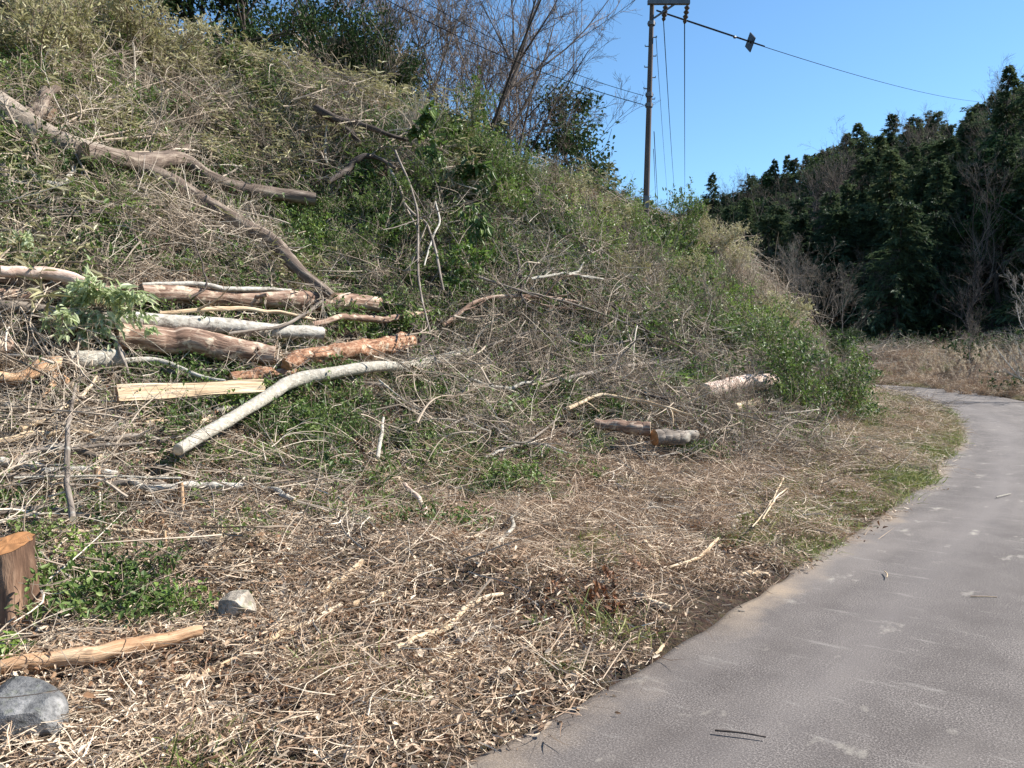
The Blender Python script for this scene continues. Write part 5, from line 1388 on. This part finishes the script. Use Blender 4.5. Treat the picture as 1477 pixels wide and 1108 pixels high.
# trees on the ridge
rb = [bare_tree_parts(6.5, .08, (.32, .05), 201, b_dark, 1.15, 1, .18, .4, 7, 5)[0], bare_tree_parts(6.5, .055, (.1, .0), 202, b_dark, .9, 1, .2, .5, 6, 5)[0],
      bare_tree_parts(5.0, .045, (-.08, .0), 203, b_grey, 1.1, 1, .12, .5, 7, 5)[0], bare_tree_parts(4.0, .045, (.25, .0), 204, b_grey, 1.2, 1, .1, .5, 7, 5)[0]]
rlist = [  # px, distance, kind, scale, turn, label
 (655, 21.5, 0, 1.22, 0, 'largest leafless tree of the ridge, leaning out over the slope'),
 (618, 24, 1, 1.25, 1, 'tall straight leafless tree behind the leaning one'),
 (560, 21, 1, 1.0, 2.2, 'dark leafless tree behind the brown thicket'),
 (520, 20, 2, 1.1, 3, 'twiggy leafless tree in the brown thicket'),
 (480, 21, 1, 1.1, 4, 'leafless tree next to the big dark evergreen'),
 (440, 19, 0, .95, 3.5, 'leafless tree with stems slanting over the big dark evergreen side'),
 (700, 24, 0, 1.05, .4, 'leafless tree just behind the largest one'),
 (735, 26, 2, 1.25, 1, 'fine twigged leafless tree in the middle of the ridge'),
 (765, 27, 3, 1.2, 5.8, 'small leafless tree leaning towards the evergreen with round leaves'),
 (800, 28, 2, 1.0, 2, 'low leafless tree just before the evergreen with round leaves'),
 (590, 22, 3, 1.3, 1.4, 'thin leafless sapling at the side of the tall straight tree'),
 (680, 28, 1, 1.15, 5, 'slim leafless tree standing farther back on the ridge'),
 (850, 34, 2, .9, 4, 'faint leafless tree behind the evergreen with round leaves'),
 (895, 36, 2, .75, 1, 'small leafless tree next to the utility pole'),
 (910, 38, 3, .75, 2, 'smallest leafless tree close to the utility pole'),
 (745, 30, 0, .9, 5.6, 'leafless tree spreading low behind the fine twigged one'),
 (540, 18.5, 3, 1.0, .2, 'brown twiggy sapling at the foot of the thicket'),
 (640, 20, 3, 1.1, .8, 'brown twiggy sapling below the largest leafless tree'),
 (710, 22, 3, 1.05, .3, 'brown twiggy sapling leaning over the bushes'),
 (955, 60, 2, 1.2, .3, 'distant leafless tree seen just past the utility pole'),
 (985, 62, 3, 1.3, 2.3, 'distant leafless sapling beyond the utility pole')]
for px, d_, k, s_, rz, lab in rlist:
    put('bare_tree', lab, 'tree', 'leafless trees on the ridge', at(px, d_), rb[k], rz, s_)
# brown thicket of brush on the ridge
for px, d_, s_, lab in ((450, 18, 1.5, 'brown bare thicket shrub beside the big dark evergreen'), (490, 18, 1.8, 'tall brown bare thicket shrub below the dark leafless tree'), (530, 19, 2.0, 'tallest brown bare thicket shrub of the ridge'), (575, 20, 1.7, 'brown bare thicket shrub under the thin sapling'), (620, 21, 1.4, 'brown bare thicket shrub under the tall straight tree'), (670, 22, 1.3, 'brown bare thicket shrub under the largest leafless tree'), (710, 23, 1.5, 'brown bare thicket shrub by the leaning sapling'), (745, 25, 1.4, 'brown bare thicket shrub before the round leaved evergreen'), (780, 26, 1.2, 'low brown bare thicket shrub on the falling ridge')):
    put('bare_shrub', lab, 'shrub', 'bare shrubs on the ridge', at(px, d_), sh_twig[int(px) % 2], px * .7, s_ * 1.15)
# evergreens on the ridge
ev = [leafy_parts(6.0, .14, .48, 12000, .12, .06, m_dark, 301, base=.06, lobes=11), leafy_parts(3.6, .07, .42, 3400, .10, .06, m_dark, 302, base=.12), leafy_parts(3.0, .06, .5, 5000, .08, .035, m_dark, 303, base=.05)]
for px, d_, k, s_, rz, lab in ((215, 15.6, 0, .95, 0, 'big dark broadleaf evergreen at the top of the slope'), (140, 15.0, 0, .7, 2, 'second big dark evergreen at the top of the slope, with the bamboo grass before it'), (300, 16.0, 0, .75, 4, 'smaller glossy evergreen next to the sky gap'), (360, 16.8, 2, 1.3, 2, 'rounded evergreen between the big dark ones and the sky gap'), (450, 21, 2, 1.7, 3, 'evergreen rising behind the first thicket shrub'), (530, 22, 2, 1.8, 5, 'tall evergreen behind the tallest thicket shrub'), (490, 21, 2, 1.5, 1, 'dark evergreen inside the brown thicket'), (575, 22, 2, 1.0, 2, 'small evergreen behind the brown thicket'), (605, 22, 2, 1.1, 4, 'evergreen at the foot of the tall straight tree'),
                               (838, 26, 1, 1.45, 2, 'round leaved evergreen standing alone on the ridge beside the pole'), (812, 26.5, 2, 1.0, 0, 'small evergreen pressed against the round leaved one'), (885, 29, 2, .8, 0, 'low dark evergreen at the side of the utility pole'), (908, 30, 2, .65, 3, 'lowest dark evergreen by the utility pole'), (640, 21, 2, 1.0, 3, 'evergreen under the crown of the largest leafless tree'), (570, 19.5, 2, 1.2, 1, 'evergreen in front of the brown thicket'), (510, 18.5, 2, 1.3, 4, 'bushy evergreen low in front of the brown thicket'), (740, 23, 2, .9, 0, 'bushy evergreen where the ridge starts to fall'), (700, 22, 2, 1.1, 3, 'evergreen among the leaning saplings'), (130, 15, 2, 1.1, 3, 'dark evergreen above the bamboo grass at the top of the slope')):
    put('evergreen_tree', lab, 'tree', 'evergreens on the ridge', at(px, d_), ev[k], rz, s_)
# trees seen beyond the bank, between it and the hill
sp = bare_tree_parts(5, .045, (0, 0), 401, b_grey, 1.2, 1, .08, .9, 8, 4)[0]
m_light = leaf_mat('pale_bare_twig', [(0, (.09, .072, .058)), (1, (.27, .225, .18))], 0, .8, .15)
sp[1][1].materials[0] = m_light
for px, d_, s_, rz, lab in ((1110, 40, 1.0, 0, 'pale bare tree rising behind the end of the bank'), (1150, 44, .95, 2, 'pale bare tree second from the end of the bank'), (1185, 46, .85, 3, 'slender pale bare tree before the dark hollow'), (1075, 42, .9, 4, 'pale bare tree half hidden by the brow shrubs'), (1210, 43, .7, 1, 'lowest pale bare tree beside the dark hollow'), (1395, 31, .42, 1, 'small bare shrub tree leaning over the plumed grass')):
    put('bare_tree', lab, 'tree', 'pale bare trees at the foot of the hill', at(px, d_), sp, rz, s_)
for px, d_, s_, lab in ((1210, 33, .8, 'dark green evergreen bush where the road vanishes'), (1190, 34, .7, 'second evergreen bush where the road vanishes'), (1225, 35, .6, 'smallest evergreen bush where the road vanishes'), (1030, 33, 1.0, 'leafy evergreen behind the brow shrubs')):
    put('evergreen_bush', lab, 'bush', 'evergreen bushes beyond the bend', at(px, d_), sh_big[int(px) % 2], px, s_)
many([(1215, 552), (1245, 550), (1275, 549), (1305, 548), (1335, 547), (1260, 556), (1365, 545)], [(sh_twig, 'dry brown'), (sh_sasa, 'straw coloured'), (sh_lime, 'greenish')], '%s low shrub along the bend', 'low shrubs along the bend', .3, .5)
# the bare tree whose branches reach in at the edge
c = at(1512, 22)
sd_ = bare_tree_parts(6.0, .07, (-.12, 0), 411, b_pale, 1.0, 1, .05, .9, 10, 4)[0]; sd_[1][1].materials[0] = leaf_mat('sunlit_bare_twig', [(0, (.22, .19, .16)), (1, (.55, .50, .43))], 0, .8, .15)  # sunlight on these twigs is put into their paler colour
put('bare_tree', 'pale bare tree reaching its long sunlit branches over the far verge', 'tree', None, c, sd_, 2.6, .6)
# plumed grass of the far verge
pl = []
for i in range(3):
    keep = rng; rng = np.random.default_rng(500 + i)
    n = 9; d = nrm(np.stack([rng.normal(size=n) * .22, rng.normal(size=n) * .22, np.ones(n)], -1))
    P = bendpaths(disc(n, .2), d, U(1.0, 1.6, n), 7, .08, .15)
    mb = MB(); tubes(mb, P, np.linspace(.006, .003, 7)[None] * np.ones((n, 1)), 3, tint=.5)
    ms = MB(); q = np.repeat(np.arange(n), 26); f_ = U(-.05, .2, len(q))[:, None]
    T = nrm(P[:, -1] - P[:, -2])[q]
    leaves(ms, P[q, -1] + T * f_, nrm(T * .8 + rdir(len(q)) * .5), rdir(len(q)), U(.06, .13, len(q)), .014, tint=U(0, 1, len(q)))
    mg = tussock(R=.2, n=110, h=1.0, w=.011, sag=.5, s=70 + i)
    pl.append([('stalks', mb.mesh('plume_stalks', [m_straw])), ('plumes', ms.mesh('plume_heads', [m_plume])), ('blades', mg)])
    rng = keep
for j, (px, d_) in enumerate([(1372, 27), (1395, 26), (1420, 25.5), (1440, 25), (1462, 24.5), (1385, 29), (1410, 28), (1450, 27), (1475, 26), (1350, 30), (1430, 28.5), (1490, 25), (1320, 33), (1290, 34), (1500, 23.5)]):
    put('pampas_grass', 'clump of dry plumed grass on the far verge of the bend', 'grass clump', 'plumed grass clumps on the far verge', at(px, d_), pl[j % 3], j * 1.3, rr_.uniform(.7, 1.1))
for j, (px, d_, s_) in enumerate([(1068, 13.5, .55), (1048, 13.2, .45), (1085, 14, .5)]):
    put('grass_clump', ('tallest', 'shorter', 'outer')[j] + ' brown dry grass clump on the slope below the small sawn log', 'grass clump', None, at(px, d_), [('stalks', pl[j][0][1]), ('blades', pl[j][2][1])], j, s_)

# ------------------------------------------------------------------ utility pole, wires, marker
def simple_mat(name, col, rough=.6, metal=0., noise_=0.0):
    def f(nt, out):
        k = NT(nt); tc = k.N.new('ShaderNodeTexCoord').outputs['Object']
        n1 = k.noise(k.scalev(tc, (3, 3, .6)), 6, 4, .6)
        c = k.mix(k.ramp(n1, [(.35, 0.), (.7, 1.)]), col, [q * (1 - noise_) for q in col])
        p = k.node('ShaderNodeBsdfPrincipled', Base__Color=c, Roughness=rough, Metallic=metal)
        k.L.new(p.outputs[0], out.inputs[0])
    return M(name, f)
m_conc = simple_mat('weathered_pole', (.115, .09, .08), .95, 0, .35)
m_steel = simple_mat('galvanised_steel', (.16, .16, .17), .5, .6, .3)
m_porc = simple_mat('brown_porcelain', (.08, .06, .055), .3, 0, .2)
m_wire = simple_mat('black_wire', (.015, .015, .017), 1.0)
m_wire.node_tree.nodes['Principled BSDF'].inputs['Specular IOR Level'].default_value = 0
m_mark = simple_mat('dark_marker', (.03, .032, .04), .5)
pb = G(930, 336)
D = pb[1]; k_ = D / F
pz = lambda y_: CAM_H + (ray(738, y_) * D)[2]
pole = empty('utility_pole', pb, 'dark brown utility pole standing on the brow of the bank', 'utility pole')
H = pz(-34) - pb[2]
lean_ = 8 * k_
mb = MB(); t = np.linspace(0, 1, 12)
P = np.stack([pb[0] + lean_ * t * 1.1, pb[1] + 0 * t, pb[2] - .5 + (H + .5) * t], -1)
tubes(mb, P[None], (np.linspace(4.9, 2.9, 12) * k_)[None], 16, cap=True)
link('post', mb.mesh('pole_post', [m_conc], True), pole)
px_at = lambda y_: pb[0] + lean_ * 1.1 * ((pz(y_) - pb[2] + .5) / (H + .5))
def part_box(name, c, s, mat, parent, rot=None):
    mb = MB(); x, y, z = np.array(s) / 2
    v = np.array([[i, j, l] for i in (-x, x) for j in (-y, y) for l in (-z, z)])
    if rot is not None: v = v @ np.array(rot.to_matrix()).T
    mb.add(v + np.array(c), [[0, 1, 3, 2], [4, 6, 7, 5], [0, 4, 5, 1], [2, 3, 7, 6], [0, 2, 6, 4], [1, 5, 7, 3]])
    return link(name, mb.mesh(name, [mat]), parent)
def part_tube(name, pts, r, mat, parent, sides=8):
    mb = MB(); pts = np.array(pts, float); rr = np.full(len(pts), r) if np.isscalar(r) else np.array(r)
    tubes(mb, pts[None], rr[None], sides, cap=True)
    return link(name, mb.mesh(name, [mat], len(pts) > 1 and sides > 6), parent)
xc = px_at(7)
part_box('crossarm', (xc + 22 * k_, D - .12, pz(7)), (59 * k_, .09, .085), m_steel, pole)
part_tube('brace', [(xc + 2 * k_, D - .1, pz(29)), (xc + 31 * k_, D - .1, pz(9))], .022, m_steel, pole)
for dx in (14, 50, 24, 51):
    pass
for dx, ex in ((15, 0), (46, 0)):
    c = np.array([xc + dx * k_, D - .12, pz(7)])
    part_tube('pin_insulator', [c + [0, 0, .04], c + [0, 0, .09], c + [0, 0, .10], c + [0, 0, .15], c + [0, 0, .155], c + [0, 0, .22], c + [0, 0, .26]], [.02, .02, .085, .06, .10, .06, .035], m_porc, pole, 12)
ends = []
for dx, y0, y1 in ((19.5, 8, 20), (50, 8, 24)):
    a = np.array([xc + dx * k_, D, pz(y0)]); b = np.array([xc + dx * k_ + .02, D + .35, pz(y1)])
    n = 9; t = np.linspace(0, 1, n)[:, None]
    part_tube('strain_insulator', a * (1 - t) + b * t, [.02, .06, .025, .06, .025, .06, .025, .045, .02], m_porc, pole, 10); ends.append(b)
    c = a + [0, -.12, .3]
    part_tube('riser', [a + [0, -.12, 0], c], .02, m_steel, pole)
for y_, w in ((34, 9), (137, 9), (152, 9)):
    z = pz(y_); x = px_at(y_); rr = 4.2 * k_
    part_tube('clamp_band', [(x, D, z - .04), (x, D, z + .04)], rr + .015, m_steel, pole, 16)
    part_box('bolt', (x, D - .0, z), (w * 1.25 * k_, .04, .035), m_steel, pole)
for i, y_ in enumerate((54, 67, 81, 97, 112, 128, 143)):
    z = pz(y_); x = px_at(y_); s_ = 1 if i % 2 == 0 else -1
    part_tube('step_bolt', [(x + s_ * 3 * k_, D, z), (x + s_ * 8 * k_, D, z), (x + s_ * 8 * k_, D, z + .03)], .011, m_steel, pole, 6)
part_box('name_plate', (px_at(300) + .0, D - 4.9 * k_, pz(292)), (.10, .01, .25), m_steel, pole)
def wire(a, b, sag, label, r=.011, n=40, vert=None):
    a = np.array(a, float); b = np.array(b, float); t = np.linspace(0, 1, n)[:, None]
    P = a * (1 - t) + b * t; P[:, 2] -= (4 * sag * t * (1 - t))[:, 0]
    mb = MB(); tubes(mb, P[None], np.full((1, n), r), 5)
    me = mb.mesh('wire', [m_wire]); me.transform(Matrix.Translation(-Vector(a)))
    o = link('wire', me); o.location = a
    tag(o, label, 'wire'); return P
def sight(px, py, y):
    d = ray(px, py) * y; return np.array([d[0], d[1], d[2] + CAM_H])
w1 = wire((px_at(16) + .1, D, pz(16)), sight(1450, 148, 66), .55, 'black wire running from the pole to the wooded hill, carrying the diamond marker', .009, 60)
wire((px_at(16) + .1, D, pz(16) + .015), w1[6] + [0, 0, .02], .0, 'thicker sleeve of cable over the start of the marker wire', .013, 12)
wire(ends[0], sight(976, 292, 110), 1.2, 'thin wire dropping away behind the pole, second from it', .010)
wire(ends[1], sight(988, 284, 110), 1.0, 'thin wire dropping away behind the pole, outermost', .012)
wire((px_at(52) + .1, D, pz(52)), sight(966, 300, 110), 1.0, 'faint wire dropping away right beside the pole', .006)
wire((px_at(190) + .12, D, pz(190)), sight(951, 318, 70), .3, 'low wire leaving the pole towards the valley', .009)
wire((px_at(215) + .12, D, pz(215)), sight(948, 318, 70), .25, 'lowest wire leaving the pole towards the valley', .007)
wire((px_at(138) - .12, D, pz(138)), sight(560, -30, 17), .25, 'upper wire coming over the leafless trees to the pole', .006)
wire((px_at(151) - .12, D, pz(151)), sight(540, -10, 16), .2, 'lower wire coming over the leafless trees to the pole', .008)
# marker hanging on the wire
tv = np.argmin(abs(w1[:, 0] / w1[:, 1] * F - (1081 - 738.5))); c = w1[tv]
ax = nrm(w1[tv + 1] - w1[tv - 1])
e = empty('wire_marker', c, 'dark diamond shaped marker plate hanging on the wire', 'marker')
s1 = nrm(np.array([-.15, .99, 0])); h_ = 14 * c[1] / F; w_ = 16 * c[1] / F
mb = MB(); up3 = np.array([0.0, 0, 1]); nn = nrm(np.cross(s1, up3)) * .012
q = [c + up3 * h_, c + s1 * w_ + [0, 0, -.0], c - up3 * h_, c - s1 * w_]
v = np.array([a + nn for a in q] + [a - nn for a in q])
mb.add(v, [[0, 1, 2, 3], [7, 6, 5, 4], [0, 4, 5, 1], [1, 5, 6, 2], [2, 6, 7, 3], [3, 7, 4, 0]])
link('plate', mb.mesh('marker_plate', [m_mark]), e)
part_tube('clip', [c - ax * .08, c + ax * .08], .03, m_steel, e, 8)
tv2 = np.argmin(abs(w1[:, 0] / w1[:, 1] * F - (1044 - 738.5))); c2 = w1[tv2]
part = MB(); tubes(part, np.array([[c2 - ax * .06, c2 - ax * .03, c2 + ax * .03, c2 + ax * .06]]), np.array([[.015, .035, .035, .015]]), 8, cap=True)
o = link('wire_clamp', part.mesh('wire_clamp', [m_steel])); tag(o, 'small clamp on the wire between the pole and the diamond marker', 'clamp')
